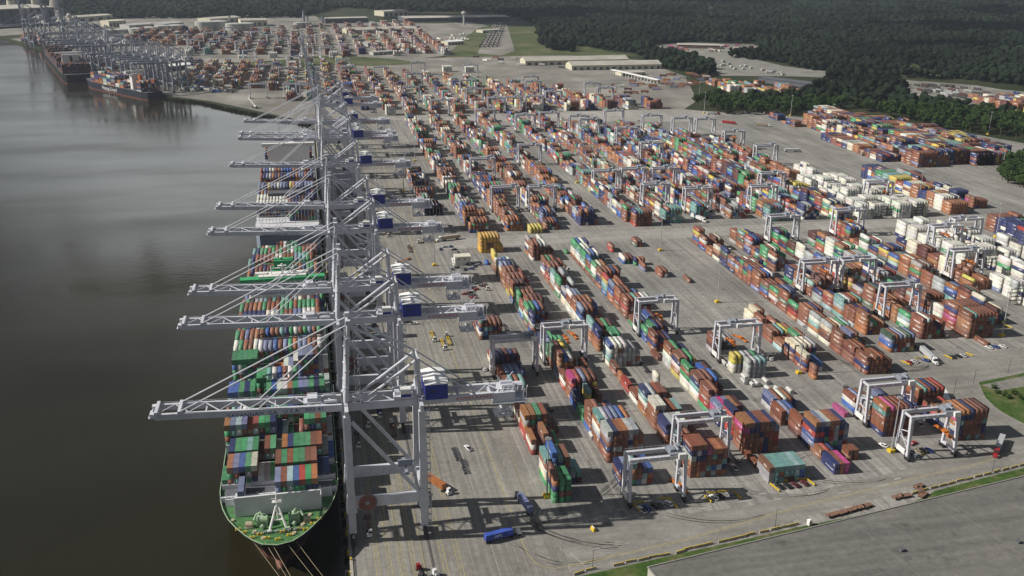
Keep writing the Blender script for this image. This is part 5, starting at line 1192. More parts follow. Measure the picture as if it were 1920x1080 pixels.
def light_mast(p, lb, h=30, grp='tall floodlight masts'):
    t = thing('light_mast', lb, 'light mast', (p.x, p.y, 0), 0, grp)
    mb = MB(); mb.tube((0, 0, 1.2), (0, 0, h), .42, 8, .2); mb.build('pole', M['pole'], t)
    mb = MB(); mb.box(-1.3, 1.3, -1.3, 1.3, 0, 1.6); mb.box(-1.6, -1.3, -1.6, 1.6, 0, 1.2); mb.build('base', M['yellow'], t)
    mb = MB()
    for k in range(8):
        a = k*math.pi/4; mb.bar((0, 0, h-.3), (1.1*math.cos(a), 1.1*math.sin(a), h-.3), .1); mb.box(1.1*math.cos(a)-.3, 1.1*math.cos(a)+.3, 1.1*math.sin(a)-.3, 1.1*math.sin(a)+.3, h-.9, h-.35)
    mb.build('floodlights', M['pole'], t)
for k, (px, py, lb) in enumerate(((1025.5, 932, 'beside the green stack at the near end of the first block'), (1238, 470, 'at the cross road corner of the third block'), (1345, 567, 'in the empty lane right of the fourth block'), (1878, 630, 'by the trio of cars at the right'), (1498, 700, 'by the cream stack of the sixth block'), (1671, 847, 'next to the corner gantry'), (815, 498, 'by the two-storey site office'), (1482, 217, 'in front of the tree belt'),
        (1853, 252, 'at the edge of the tree belt behind the navy blocks'), (1878, 322, 'by the corner trees'), (1110, 330, 'behind the long brown row'), (1082, 343, 'in front of the long brown row'), (757, 359, 'by the cranes near the navy front'), (1722, 378, 'along the tall inland row'), (1867, 445, 'by the brown wall of boxes at the right edge'), (1366, 310, 'by the teal box at the cross road'), (1622, 330, 'left of the tall inland row'), (1320, 212, 'by the single tree'), (778, 302, 'between first navy stacks'), (1560, 236, 'left of the far block stacks'), (900, 322, 'by the second section lane'), (1310, 190, 'near the lone trees'), (640, 170, 'behind the far cranes'), (520, 200, 'on the open wharf'))):
    light_mast(G(px, py), 'tall floodlight mast %s' % lb)
for k, (px, py) in enumerate(((1111, 1068), (1453, 990), (1860, 888), (1825, 720), (1890, 700), (1788, 740))):
    p = G(px, py); t = thing('street_lamp', 'slim grey street lamp, %s along the grass verges' % ordw(k+1), 'street lamp', (p.x, p.y, 0), 0, 'street lamps along the verge')
    mb = MB(); mb.tube((0, 0, 0), (0, 0, 9), .12, 8, .08); mb.bar((0, 0, 9), (1.6, 0, 9.3), .1); mb.build('pole', M['dark'], t); mb = MB(); mb.box(1.2, 2.1, -.2, .2, 9.2, 9.4); mb.build('lamp_head', M['pole'], t)
# concrete traffic barriers along the verge
bar_me = None
line = [(1085, 1076), (1108, 1069), (1160, 1060), (1183, 1054), (1206, 1050), (1226, 1045), (1246, 1042), (1276, 1036), (1290, 1030), (1309, 1026), (1327, 1022), (1356, 1016), (1374, 1012), (1391, 1008), (1407, 1003), (1433, 998), (1453, 993), (1472, 989), (1489, 985), (1685, 935), (1700, 930), (1716, 925), (1733, 920), (1751, 915), (1768, 911), (1784, 907), (1800, 902), (1816, 899), (1834, 894), (1851, 890), (1868, 885), (1885, 881), (1901, 877), (1917, 873)]
mbb = MB(); mbb.taper(-.3, .3, -2.3, 2.3, 0, .35, .0, .0, 0, 0); mbb.taper(-.3, .3, -2.3, 2.3, .351, 1.05, .16, .16, .02, .02); bme = mbb.mesh('traffic_barrier', M['concrete']); ymb = MB(); ymb.box(-.16, .16, -2.25, 2.25, 1.051, 1.10); yme = ymb.mesh('barrier_stripe', M['yellow'])
for k, (px, py) in enumerate(line):
    p = G(px, py); a = G(*line[max(0, k-1)]); b = G(*line[min(len(line)-1, k+1)]); d = b-a
    o = put('traffic_barrier', bme, None, (p.x, p.y, .03), math.atan2(d.y, d.x)-math.pi/2+RNC.uniform(-.06, .06)); tag(o, 'yellow-topped concrete barrier, %s from the left along the grass verge' % ordw(k+1), 'barrier', 'concrete barriers along the verge'); put('yellow_cap', yme, o)
# rusty flat trailers by the verge
for k, (px, py, rz) in enumerate(((1560, 968, -1.35), (1577, 964, -1.35), (1594, 959, -1.35), (1611, 954, -1.35), (1624, 951, -1.3), (1683, 934, -1.3), (1697, 932, -1.5), (1725, 922, -.4), (1722, 914, -1.2), (1730, 930, -1.0))):
    p = G(px, py); t = thing('flatbed_trailer', 'rusty empty flatbed trailer, %s from the left beside the grass verge' % ordw(k+1), 'trailer', (p.x, p.y, 0), rz, 'rusty trailers by the verge')
    mb = MB(); mb.box(-1.2, 1.2, -2.9, 2.9, .95, 1.2); mb.box(-1.2, 1.2, -2.9, -2.6, 1.2, 1.9); mb.box(-.5, .5, -2.6, 2.8, .6, .95); mb.build('deck', M['rust'], t); wheels(t, [(x, y) for x in (-.95, .95) for y in (-1.9, 2)], .45, .4)
# steel lifting frames lying on the quay
for k, (px, py) in enumerate(((853, 846), (858, 858), (869, 869), (873, 883))):
    p = G(px, py); t = thing('lifting_frame', 'grey steel frame lying on the quay, %s from the crane end' % ordw(k+1), 'frame', (p.x, p.y, 0), .12, 'steel frames on the quay')
    mb = MB()
    for x in (-1.2, 1.2): mb.box(x-.15, x+.15, -3, 3, .1, .5)
    for q in range(5): mb.box(-1.05, 1.05, -2.9+q*1.4, -2.6+q*1.4, .12, .48)
    mb.box(-1.5, -1.36, -3, -2.5, .1, 1.0); mb.box(1.36, 1.5, 2.5, 3, .1, 1.0)
    mb.build('frame', M['darkwall'], t)
# orange spreaders on the ground
for k, (px, py, rz, lb) in enumerate(((1272, 913, .25, 'orange spreader bar on the ground between the legs of the nearest gantry'), (1074, 630, .2, 'orange spreader bar under the second gantry'), (1388, 636, .3, 'orange spreader on the grey boxes below the gantry'))):
    p = G(px, py); t = thing('spreader_bar', lb, 'spreader', (p.x, p.y, .2), rz, 'orange spreaders'); mb = MB()
    mb.box(-.5, .5, -6, 6, .3, .9); mb.box(-1.2, 1.2, -6.1, -5.5, 0, .7); mb.box(-1.2, 1.2, 5.5, 6.1, 0, .7); mb.box(-1.1, 1.1, -1.8, 1.8, .9, 1.7); mb.build('beam', M['orange'], t)
# portable toilet, yellow booth
p = G(1517, 984); t = thing('portable_toilet', 'white portable toilet beside the grass verge', 'toilet', (p.x, p.y, 0), .3); mb = MB(); mb.box(-.75, .75, -.75, .75, 0, 2.4); mb.build('cabin', M['white'], t); mb = MB(); mb.taper(-.8, .8, -.8, .8, 2.4, 2.75, .3, .3, .3, .3); mb.build('roof', M['roofwhite'], t); mb = MB(); mb.box(-.5, .5, -.79, -.75, .1, 2.1); mb.build('door', M['pole'], t)
p = G(1112, 994); t = thing('warning_barrier', 'small yellow block barrier alone on the perimeter road', 'barrier', (p.x, p.y, 0), .2); mb = MB(); mb.taper(-.7, .7, -1.5, 1.5, 0, 1.4, .3, .3, .2, .2); mb.build('block', M['yellow'], t); mb = MB(); mb.box(-.2, .2, -1, 1, 1.4, 1.7); mb.build('cap', M['white'], t)
# tank containers
for k, (px, py, z) in enumerate(((1362, 688, 0), (1372, 696, 0), (1399, 722, 0), (1399, 722, 2.6), (1413, 727, 0), (1422, 726, 0), (1440, 722, 0), (1462, 738, 0), (1470, 743, 0), (1485, 740, 0), (1113, 826, 0), (1444, 737, 0))):
    p = G(px, py); t = thing('tank_container', 'white tank container, %s of the tanks counted from the left%s' % (ordw(k+1), ', stacked on another' if z else ''), 'tank', (p.x, p.y, z+.05), 0, 'tank containers in the fifth block')
    mb = MB(); mb.tube((0, 0.3, 1.3), (0, 5.8, 1.3), 1.12, 20); mb.tube((0, 2.6, 2.4), (0, 3.2, 2.5), .3, 10); mb.build('tank', M['tank'], t)
    mb = MB()
    for y in (0, 5.96):
        for x in (-1.15, 1.15): mb.box(x-.07, x+.07, y, y+.14, 0, 2.55)
        mb.box(-1.08, 1.08, y, y+.14, 0, .14); mb.box(-1.08, 1.08, y, y+.14, 2.41, 2.55)
    for x in (-1.15, 1.15): mb.box(x-.06, x+.06, .14, 5.96, 0, .12)
    mb.build('frame', M['pole'], t)
# two-storey site office
p = G(873, 497); t = thing('site_office', 'white two-storey site office with outside stair on the open quay', 'building', (p.x, p.y, 0), 0)
mb = MB(); mb.box(-8, 4, 0, 8, 0, 6.4); mb.build('walls', M['white'], t); mb = MB(); mb.box(-8.4, 4.4, -.4, 8.4, 6.4, 6.8); mb.build('roof', mat('cream_roof', (.62, .60, .50), .7, .1, .4), t)
for x in (-5.5, -1): mb = MB(); mb.box(x, x+.9, -.05, 0, 4.2, 5.3); mb.build('window', M['glass'], t)
mb = MB(); mb.box(2.2, 3.2, -.06, 0, .1, 2.3); mb.build('door', M['dark'], t); mb = MB(); mb.bar((-9.5, -1, .2), (-9.5, 6, 3.6), .9, .2); mb.bar((-8.7, -1.2, 1.2), (-8.7, 6, 4.6), .08); mb.box(-10, -8.05, 6, 8, 3.4, 3.6); mb.build('stair', M['white'], t)
# plug-in racks for the refrigerated boxes
for k, (x, y) in enumerate([(494.5, 600+15.5*j) for j in range(5)]+[(500, 745+15.5*j) for j in range(7)]+[(530, 745+15.5*j) for j in range(6)]+[(465, 500), (465, 530), (496, 490), (496, 520)]):
    t = thing('reefer_rack', 'dark steel plug-in rack with walkways, %s of those beside the white boxes' % ordw(k+1), 'rack', (x, y-1.6, 0), 0, 'plug-in racks in the white refrigerated stacks'); mb = MB()
    for xx in (0, 6, 12): 
        for yy in (0, 1.2): mb.box(xx-.12, xx+.12, yy-.12, yy+.12, 0, 12.6)
    for z in (2.9, 5.7, 8.5, 11.3): mb.box(-.3, 12.3, -.1, 1.3, z, z+.12); mb.bar((-.3, -.1, z+1), (12.3, -.1, z+1), .08)
    mb.build('frame', M['dark'], t); mb = MB()
    for q in range(4): mb.bar((12.6, 0, .1+q*2.8), (14.4, 0, 2.9+q*2.8), .5, .12)
    mb.build('stair', M['yellow'], t)
# ================================================================ buildings
def gable(label, cat, loc, rz, L, W, H, rise, wall, roof, doors=0, group=None, name='warehouse'):
    t = thing(name, label, cat, loc, rz, group)
    mb = MB(); mb.box(0, L, 0, W, 0, H); mb.add([(0, 0, H), (0, W, H), (0, W/2, H+rise*.96)], [(0, 2, 1)]); mb.add([(L, 0, H), (L, W, H), (L, W/2, H+rise*.96)], [(0, 1, 2)]); mb.build('walls', wall, t)
    mb = MB(); e = .8
    mb.add([(-e, -e, H), (L+e, -e, H), (L+e, W/2, H+rise), (-e, W/2, H+rise), (-e, W+e, H), (L+e, W+e, H)], [(0, 1, 2, 3), (3, 2, 5, 4)])
    mb.add([(-e, -e, H-.35), (L+e, -e, H-.35), (L+e, -e, H), (-e, -e, H)], [(0, 1, 2, 3)]); mb.build('roof', roof, t)
    for k in range(doors):
        mb = MB(); x = L*(k+.3)/doors; mb.box(x, x+L/doors*.45, -.12, -.02, .2, H*.62); mb.build('loading_door', M['darkwall'], t)
    return t
A = G(1215, 1064, 9); B = G(1920, 893, 9); d = (B-A); d.z = 0; LN = d.length+60; rz = math.atan2(d.y, d.x)
t = thing('warehouse', 'huge flat grey warehouse roof filling the bottom right corner', 'building', (A.x, A.y, 0), rz)
mb = MB(); mb.box(0, LN, -160, 0, 0, 8.9); mb.build('walls', M['shed'], t)
mb = MB(); mb.box(-.2, LN+.2, -160.2, .2, 8.9, 9.0); rf = mb.build('roof', MG['roof'], t)
mb = MB()
mb.box(-.3, LN, -.25, .3, 9.0, 9.35); mb.box(-.3, .25, -160, -.26, 9.0, 9.35)
mb.build('parapet', mat('parapet_metal', (.24, .235, .21), .6, .1, .5), rf)
mb = MB()
for k in range(1, 5): mb.box(k*47, k*47+.2, -159, -.3, 9.0, 9.05)
for k in range(1, 4): mb.box(.3, LN-1, -k*34, -k*34+.15, 9.0, 9.04)
mb.build('seam', mat('roof_seam', (.19, .187, .175), .8, .3, .3), rf)
for k, (x, y) in enumerate(((98, -26), (146, -38), (171, -22))):
    mb = MB(); mb.box(x, x+1.6, y, y+1.6, 9, 10); mb.box(x-.15, x+1.75, y-.15, y+1.75, 10, 10.15); mb.build('roof_vent', M['darkwall'], rf)
def rot_gable(px0, px1, W, H, rise, label, doors=8, wall=None, roof=None, group=None):
    a = G(*px0); b = G(*px1); dd = b-a
    return gable(label, 'building', (a.x, a.y, 0), math.atan2(dd.y, dd.x), dd.length, W, H, rise, wall or M['wall'], roof or M['shed'], doors, group)
rot_gable((985, 123), (1178, 119), 42, 9, 6, 'long pale-roofed freight shed, rear one of the pair by the rail yard', 14)
rot_gable((1072, 132), (1240, 129), 44, 9, 6, 'long pale-roofed freight shed, front one of the pair by the rail yard', 14)
t = rot_gable((318, 134), (373, 128), 30, 9, 1.5, 'low white-roofed open shed on the wharf behind the funnel ship', 6, M['darkwall'], M['roofwhite'])
for k, (p0, p1, W, H, rs, lb, wl, rf_) in enumerate((
    ((650, 64), (783, 60), 40, 10, 5, 'long cream shed left of the depot with white boxes', 'wall', 'shed'), ((758, 41), (955, 38), 90, 11, 2, 'very long grey warehouse in front of the forest', 'darkwall', 'shed'), ((720, 31), (765, 29), 60, 16, 2, 'pale block-shaped plant left of the long grey warehouse', 'wall', 'shed'),
    ((452, 50), (502, 49), 60, 17, 3, 'pale gabled warehouse behind the river terminal', 'wall', 'shed'), ((395, 45), (452, 41), 60, 14, 3, 'weathered shed beside the storage tanks', 'wall', 'shed'), ((610, 44), (690, 42), 50, 14, 2, 'pipe-covered process building left of the long warehouse', 'darkwall', 'shed'),
    ((205, 51), (237, 49), 45, 16, 1, 'cream box-like warehouse left of the storage tanks', 'wall', 'wall'), ((243, 56), (290, 53), 50, 12, 2, 'white flat warehouse just right of the cream one', 'farwhite', 'farwhite'), ((300, 54), (345, 50), 50, 12, 2, 'white flat warehouse beside the tanks', 'farwhite', 'farwhite'),
    ((130, 42), (212, 36), 60, 13, 2, 'long bright-edged shed at the river bend', 'wall', 'shed'), ((905, 62), (940, 60), 30, 7, 2, 'small shed at the head of the rail tracks', 'wall', 'shed'), ((1165, 143), (1210, 141), 25, 6, 1, 'low building by the rows of parked trailers', 'wall', 'shed'),
    ((1420, 154), (1530, 168), 30, 8, 1, 'dark-roofed depot with yellow edging behind the tree belt', 'darkwall', 'darkwall'), ((1775, 40), (1920, 52), 60, 12, 1, 'thin white-roofed building far off in the forest', 'farwhite', 'farwhite'), ((1270, 90), (1350, 92), 40, 8, 1, 'low reddish depot building by the highway', 'rust', 'shed'),
    ((840, 85), (870, 83), 30, 8, 2, 'cream workshop beside the gravel depot', 'wall', 'roofwhite'), ((690, 88), (715, 86), 30, 9, 2, 'small white workshop in the gravel depot', 'farwhite', 'farwhite'), ((700, 104), (745, 101), 18, 7, 1, 'narrow white office row in front of the gravel depot', 'farwhite', 'farwhite'))):
    rot_gable(p0, p1, W, H, rs, lb, 5, M[wl], M[rf_])
# canopy over the truck gates
a = G(1148, 138); b = G(1235, 158); dd = b-a
t = thing('gate_canopy', 'long narrow white canopy over the truck gates', 'canopy', (a.x, a.y, 0), math.atan2(dd.y, dd.x)); L = dd.length
mb = MB(); mb.box(0, L, -4, 4, 7, 8); mb.build('roof', M['roofwhite'], t)
for k in range(16): mb = MB(); mb.box(L*k/15-.3, L*k/15+.3, -3.4, -2.8, 0, 7); mb.box(L*k/15-.3, L*k/15+.3, 2.8, 3.4, 0, 7); mb.build('column', M['white'], t)
# storage tanks
TK = [(385, 56, 26, 22), (410, 55, 26, 22), (440, 57, 24, 18), (462, 56, 22, 18), (330, 57, 22, 14), (305, 58, 20, 14), (280, 60, 20, 12), (256, 62, 20, 12), (205, 63, 18, 10), (228, 62, 18, 10), (560, 52, 14, 14), (575, 51, 14, 14)]
for k, (px, py, r_, h_) in enumerate(TK):
    p = G(px, py); t = thing('storage_tank', 'white cylindrical storage tank, %s from the right behind the river terminal' % ordw(1+sorted([-q[0] for q in TK]).index(-px)), 'tank', (p.x, p.y, 0), 0, 'storage tanks behind the river terminal')
    mb = MB(); mb.tube((0, 0, 0), (0, 0, h_), r_, 28); mb.build('shell', M['farwhite'], t); mb = MB(); mb.tube((0, 0, h_), (0, 0, h_+2.2), r_, 28, r_*.2); mb.build('roof', M['farwhite'], t)
    mb = MB(); mb.bar((r_+.5, -r_*.2, 0), (r_*.7, -r_*.75, h_), 1, .3); mb.build('stair', M['pole'], t)
# power station and dark hall at the river bend
a = G(-60, 55); b = G(106, 46); dd = b-a
t = thing('storage_hall', 'enormous dark hall with pale roof edge at the top left river bend', 'building', (a.x, a.y, 0), math.atan2(dd.y, dd.x)); L = dd.length
mb = MB(); mb.box(0, L, 0, 160, 0, 46); mb.build('walls', M['darkwall'], t); mb = MB(); mb.box(-2, L+2, -2, 162, 46, 48); mb.build('roof', M['shed'], t)
for k in range(9): mb = MB(); mb.box(L*(k+.5)/9, L*(k+.5)/9+2, -2, -.2, 0, 44); mb.build('pilaster', M['dark'], t)
mb = MB(); mb.box(0, L, -30, -2.1, 4, 8); mb.build('lean_to_roof', M['roofwhite'], t)
for k, (px, py, r_, h_, m_, lb) in enumerate(((67, 18, 11, 120, 'wall', 'tall yellowish chimney behind the dark hall'), (23, 20, 16, 34, 'wall', 'squat yellowish silo behind the dark hall'), (570, 43, 4, 34, 'oldsteel', 'thin grey flue stack left of the process building'), (577, 44, 3, 20, 'oldsteel', 'shorter grey flue stack beside the thin one'), (606, 43, 4, 22, 'darkwall', 'dark flue stack at the process building'), (431, 43, 3, 18, 'pole', 'slender mast behind the weathered shed'))):
    p = G(px, py); t = thing('chimney', lb, 'chimney', (p.x, p.y, 0)); mb = MB(); mb.tube((0, 0, 0), (0, 0, h_), r_, 16, r_*.8); mb.build('stack', M[m_], t); mb = MB(); mb.tube((0, 0, h_), (0, 0, h_+2), r_*.86, 16); mb.build('rim', M['dark'], t)
p = G(107, 18); t = thing('cooling_tower', 'pale cooling tower beside the right end of the dark hall', 'tower', (p.x, p.y, 0)); mb = MB()
for k in range(8):
    f0 = lambda z: 30*(.62+.5*((z-62)/80)**2); mb.tube((0, 0, k*11), (0, 0, k*11+11), f0(k*11), 24, f0(k*11+11))
mb.build('shell', M['concrete'], t)
for (px, py, h_, r_, lb) in ((870, 47, 34, 8, 'white pedestal water tower by the long grey warehouse'), (1331, 40, 40, 9, 'white ball-topped water tower standing in the forest'), (133, 50, 30, 8, 'white water tower at the river bend')):
    p = G(px, py); t = thing('water_tower', lb, 'water tower', (p.x, p.y, 0)); mb = MB(); mb.tube((0, 0, 0), (0, 0, h_), r_*.4, 12, r_*.35); mb.build('pedestal', M['farwhite'], t); mb = MB()
    for k in range(6):
        a0 = -math.pi/2+k*math.pi/6; a1 = a0+math.pi/6; mb.tube((0, 0, h_+r_*.8*math.sin(a0)), (0, 0, h_+r_*.8*math.sin(a1)), r_*math.cos(a0)+.01, 16, r_*math.cos(a1)+.01)
    mb.build('bowl', M['farwhite'], t)
# parked trailers, rail wagons, highway lorries: copies too small to show their parts
mb = MB(); mb.box(-1.3, 1.3, -6.5, 6.5, 1.2, 4.0); mb.box(-.9, .9, -6, -3.5, .1, 1.2); mb.box(-.9, .9, 3.5, 6, .1, 1.2); TRM = mb.mesh('parked_trailer', M['box1'])
def scatter(name, me, poly, n, label, cat, group, cols, rz, jit=.05, rows=None):
    done = 0; tries = 0; xs = [p[0] for p in poly]; ys = [p[1] for p in poly]; RR = random.Random(len(poly)*n)
    while done < n and tries < 4000:
        tries += 1; px = RR.uniform(min(xs), max(xs)); py = RR.uniform(min(ys), max(ys))
        if not inpoly(px, py, poly): continue
        p = G(px, py); o = put(name, me, None, (p.x, p.y, .15), rz+RR.uniform(-jit, jit)); o.color = (*jitter(RR.choice(cols)), 1)
        done += 1; tag(o, label % ordw(done) if '%s' in label else label, cat, group)
def inpoly(x, y, P):
    c = False; j = len(P)-1
    for i in range(len(P)):
        if (P[i][1] > y) != (P[j][1] > y) and x < (P[j][0]-P[i][0])*(y-P[i][1])/(P[j][1]-P[i][1])+P[i][0]: c = not c
        j = i
    return c
scatter('parked_trailer', TRM, [(1180, 150), (1300, 136), (1345, 150), (1300, 165), (1190, 178), (1120, 172)], 60, 'small parked trailer among those behind the truck gates', 'trailer', 'trailers parked behind the truck gates', 'rrmmswrou', 1.1, .25)
scatter('parked_trailer', TRM, [(700, 88), (870, 62), (880, 80), (800, 100), (700, 104)], 60, 'small box trailer in the gravel depot left of the rail yard', 'trailer', 'trailers in the gravel depot', 'wwwsswrc', .2, .2)
scatter('parked_trailer', TRM, [(890, 108), (1130, 112), (1060, 128), (900, 120)], 34, 'small parked trailer in front of the freight sheds', 'trailer', 'trailers before the freight sheds', 'mrkswk', .9, .5)
scatter('parked_trailer', TRM, [(1720, 158), (1830, 166), (1880, 190), (1800, 186), (1715, 172)], 46, 'dull parked trailer in the shaded depot beyond the tree belt', 'trailer', 'trailers in the shaded depot', 'kksmks', .4, .4)
scatter('parked_trailer', TRM, [(1240, 86), (1400, 84), (1420, 95), (1300, 98)], 34, 'tiny parked trailer in the depot by the highway', 'trailer', 'trailers in the highway depot', 'rmswp', .9, .4)
scatter('highway_truck', TRM, [(1320, 112), (1345, 112), (1480, 140), (1470, 143), (1330, 124)], 26, 'white lorry queuing on the highway beside the forest', 'lorry', 'lorries on the highway', 'wwwws', -.75, .1)
scatter('parked_trailer', TRM, [(150, 60), (330, 70), (330, 84), (200, 84), (140, 72)], 40, 'tiny dull trailer on the far river terminal', 'trailer', 'trailers on the far river terminal', 'kssw', .9, .6)
scatter('parked_trailer', TRM, [(330, 160), (440, 170), (440, 178), (335, 172)], 22, 'parked trailer on the open wharf', 'trailer', 'trailers on the open wharf', 'kswbc', .9, .5)
mb = MB(); mb.box(-1.5, 1.5, -8, 8, .9, 4.4); mb.box(-1, 1, -7.5, -5, 0, .9); mb.box(-1, 1, 5, 7.5, 0, .9); RWM = mb.mesh('rail_wagon', M['box1'])
for r_, (x0, x1) in enumerate(((900, 929), (908, 934), (916, 938), (924, 943), (932, 947))):
    for k in range(11):
        u = k/10; p = G(x0+(x1-x0)*u, 88-42*u); o = put('rail_wagon', RWM, None, (p.x, p.y, .2), hd((x0, 88), (x1, 46))); o.color = (*jitter(RNC.choice('kkkesm')), 1)
        tag(o, 'dark rail wagon standing on the parallel tracks of the rail yard', 'rail wagon', 'wagons in the rail yard')
# yard light lorries and a mobile crane on the open wharf
p = G(478, 203); t = thing('mobile_crane', 'small white mobile crane on the open wharf', 'crane', (p.x, p.y, 0), .6); mb = MB(); mb.box(-1.5, 1.5, -6, 6, .8, 2.4); mb.build('carrier', M['dark'], t); mb = MB(); mb.bar((0, -2, 2.6), (0, 16, 14), 1.2); mb.build('jib', M['white'], t); mb = MB(); mb.box(-1.4, 1.4, -4, 0, 2.4, 4.6); mb.build('cab', M['white'], t)
# riverside revetment with dark vegetation and mooring dolphins
mb = MB(); RR = random.Random(3)
for a, b in zip(shore[1:9], shore[2:10]):
    n = int(math.hypot(b[0]-a[0], b[1]-a[1])/4)
    for k in range(n):
        u = k/n; x = a[0]+(b[0]-a[0])*u; y = a[1]+(b[1]-a[1])*u; s = RR.uniform(1.2, 2.8); dx = RR.uniform(-3, 1)
        mb.taper(x+dx-s, x+dx+s, y-s+dx*.6, y+s+dx*.6, -4.5, RR.uniform(-1.5, .6), s*.4, s*.3, s*.4, s*.3)
o = mb.build('revetment', mat('bank_rock', (.05, .05, .035), .9, .4, .4)); o['kind'] = 'stuff'
for k, y in enumerate(range(206, 1280, 14)):
    t = thing('dock_fender', 'black rubber fender hanging on the quay wall by the water', 'fender', (4.2, y, 0), 0, 'fenders along the quay wall'); mb = MB(); mb.tube((-1.1, 0, -3.2), (-1.1, 0, -.4), .75, 10); mb.build('roller', M['rubber'], t); mb = MB(); mb.box(-.6, .2, -.5, .5, -3, -.6); mb.build('bracket', M['yellow'], t)
for k, y in enumerate(range(258, 700, 22)):
    t = thing('quay_bollard', 'small yellow bollard at the quay edge', 'bollard', (5.0, y, .35), 0, 'bollards along the quay edge'); mb = MB(); mb.tube((0, 0, 0), (0, 0, .7), .3, 10, .26); mb.build('post', M['yellow'], t); mb = MB(); mb.tube((0, 0, .7), (0, 0, .95), .5, 10, .45); mb.build('head', M['yellow'], t)
# ================================================================ trees
def tree_mesh(seed, leafm, H=15, R_=6.5, n=950):
    rr = random.Random(seed); mb = MB(); mb.cur = 0
    mb.tube((0, 0, 0), (rr.uniform(-.3, .3), rr.uniform(-.3, .3), H*.45), .42, 7, .26)
    clumps = []
    for k in range(rr.randint(9, 13)):
        a = rr.uniform(0, 6.28); d = R_*math.sqrt(rr.random())*.72; z = H*rr.uniform(.48, .92)-d*.25
        c = Vector((d*math.cos(a), d*math.sin(a), z)); clumps.append((c, R_*rr.uniform(.28, .5)))
        mb.tube((0, 0, H*rr.uniform(.25, .45)), c, .17, 5, .06)
    trunk = mb.mesh('trunk', M['bark'])
    vs = np.zeros((n, 4, 3)); g = np.random.RandomState(seed)
    for i in range(n):
        c, r_ = clumps[g.randint(len(clumps))]
        v = g.normal(size=3); v /= np.linalg.norm(v); v[2] = v[2]*.8+.12
        p = np.array(c)+v*r_*(.62+.48*g.rand())
        s = g.uniform(.32, .75); a = g.normal(size=3); a /= np.linalg.norm(a); nrm = v*1.2+g.normal(size=3)*.55; nrm /= np.linalg.norm(nrm)
        a = np.cross(nrm, a); a /= max(1e-6, np.linalg.norm(a)); b = np.cross(nrm, a)
        vs[i] = [p-a*s-b*s*.7, p+a*s-b*s*.7, p+a*s+b*s*.7, p-a*s+b*s*.7]
    me = bpy.data.meshes.new('crown'); me.from_pydata(vs.reshape(-1, 3).tolist(), [], (np.arange(n)[:, None]*4+np.arange(4)).tolist()); me.materials.append(leafm); me.update()
    return trunk, me
TV = [tree_mesh(1, M['leaf'], 15, 6.8), tree_mesh(2, M['leaf'], 17, 6.2), tree_mesh(3, M['leaf2'], 20, 5.2), tree_mesh(4, M['leaf'], 13, 7.2), tree_mesh(5, M['leaf2'], 16, 6.0)]
TN = ['broad bright oak', 'rounded green tree', 'tall dark pine', 'low spreading tree', 'dense dark tree']
BELT = [(1318, 200), (1345, 214), (1480, 217), (1520, 212), (1600, 206), (1690, 224), (1760, 245), (1880, 256), (1928, 268), (1928, 222), (1840, 210), (1780, 192), (1700, 188), (1690, 170), (1640, 158), (1580, 160), (1530, 168), (1480, 186), (1400, 188), (1345, 184)]
CORNER = [(1872, 338), (1890, 312), (1930, 306), (1930, 356), (1895, 348)]
PATCH = [(1195, 108), (1250, 101), (1300, 112), (1345, 136), (1330, 145), (1240, 126)]
def grid_in(poly, sp, seed):
    ws = [G(*p) for p in poly]; x0, x1 = min(p.x for p in ws), max(p.x for p in ws); y0, y1 = min(p.y for p in ws), max(p.y for p in ws)
    wp = [(p.x, p.y) for p in ws]; rr = random.Random(seed); out = []
    y = y0
    while y < y1:
        x = x0
        while x < x1:
            px, py = x+rr.uniform(-.42, .42)*sp, y+rr.uniform(-.42, .42)*sp
            if inpoly(px, py, wp): out.append((px, py))
            x += sp
        y += sp
    return out
pts = [(*p, 'belt') for p in grid_in(BELT, 14.5, 4)]+[(*p, 'corner') for p in grid_in(CORNER, 8.5, 5)]
blk = [(b['X0']-6, b['X0']+26, b['Y']-6, b['Y']+18) for b in BAYS if b['X0'] > 630]
pts = [p for p in pts if not any(a < p[0] < b and c < p[1] < d for a, b, c, d in blk)]
pts.sort(key=lambda p: p[0]**2+p[1]**2)
IT = pts[:270]; MORE = pts[270:]
def put_tree(x, y, v, sc, label, group):
    t = thing('tree', label, 'tree', (x, y, 0), RND.uniform(0, 6.28), group); t.scale = (sc, sc, sc*RND.uniform(.9, 1.12))
    put('trunk', TV[v][0], t); put('crown', TV[v][1], t)
cnt = {}
for x, y, w_ in IT:
    v = RND.choice((0, 0, 1, 1, 2, 3, 4)); cnt[(v, w_)] = cnt.get((v, w_), 0)+1
    lab = '%s in the corner clump at the right edge beside the yard' % TN[v] if w_ == 'corner' else '%s in the thick tree belt behind the far container stacks' % TN[v]
    put_tree(x, y, v, RND.uniform(.85, 1.25), lab, ('%ss in the corner clump' if w_ == 'corner' else '%ss in the tree belt') % TN[v])
for (px, py, lb) in ((1307, 200, 'lone dark tree by the amber boxes at the bend of the lanes'), (1322, 197, 'right-hand tree of the pair by the amber boxes')):
    p = G(px, py); put_tree(p.x, p.y, 1, 1.25, lb, None)
for k, (px, py) in enumerate(((1872, 738), (1883, 742), (1890, 746), (1902, 740), (1862, 728), (1912, 748))):
    p = G(px, py); t = thing('shrub', 'low green shrub, %s from the left on the grass island at the right edge' % ordw(k+1), 'shrub', (p.x, p.y, 0), k, 'shrubs on the grass island'); t.scale = (.32, .32, .22); put('crown', TV[k % 2][1], t, (0, 0, -5))
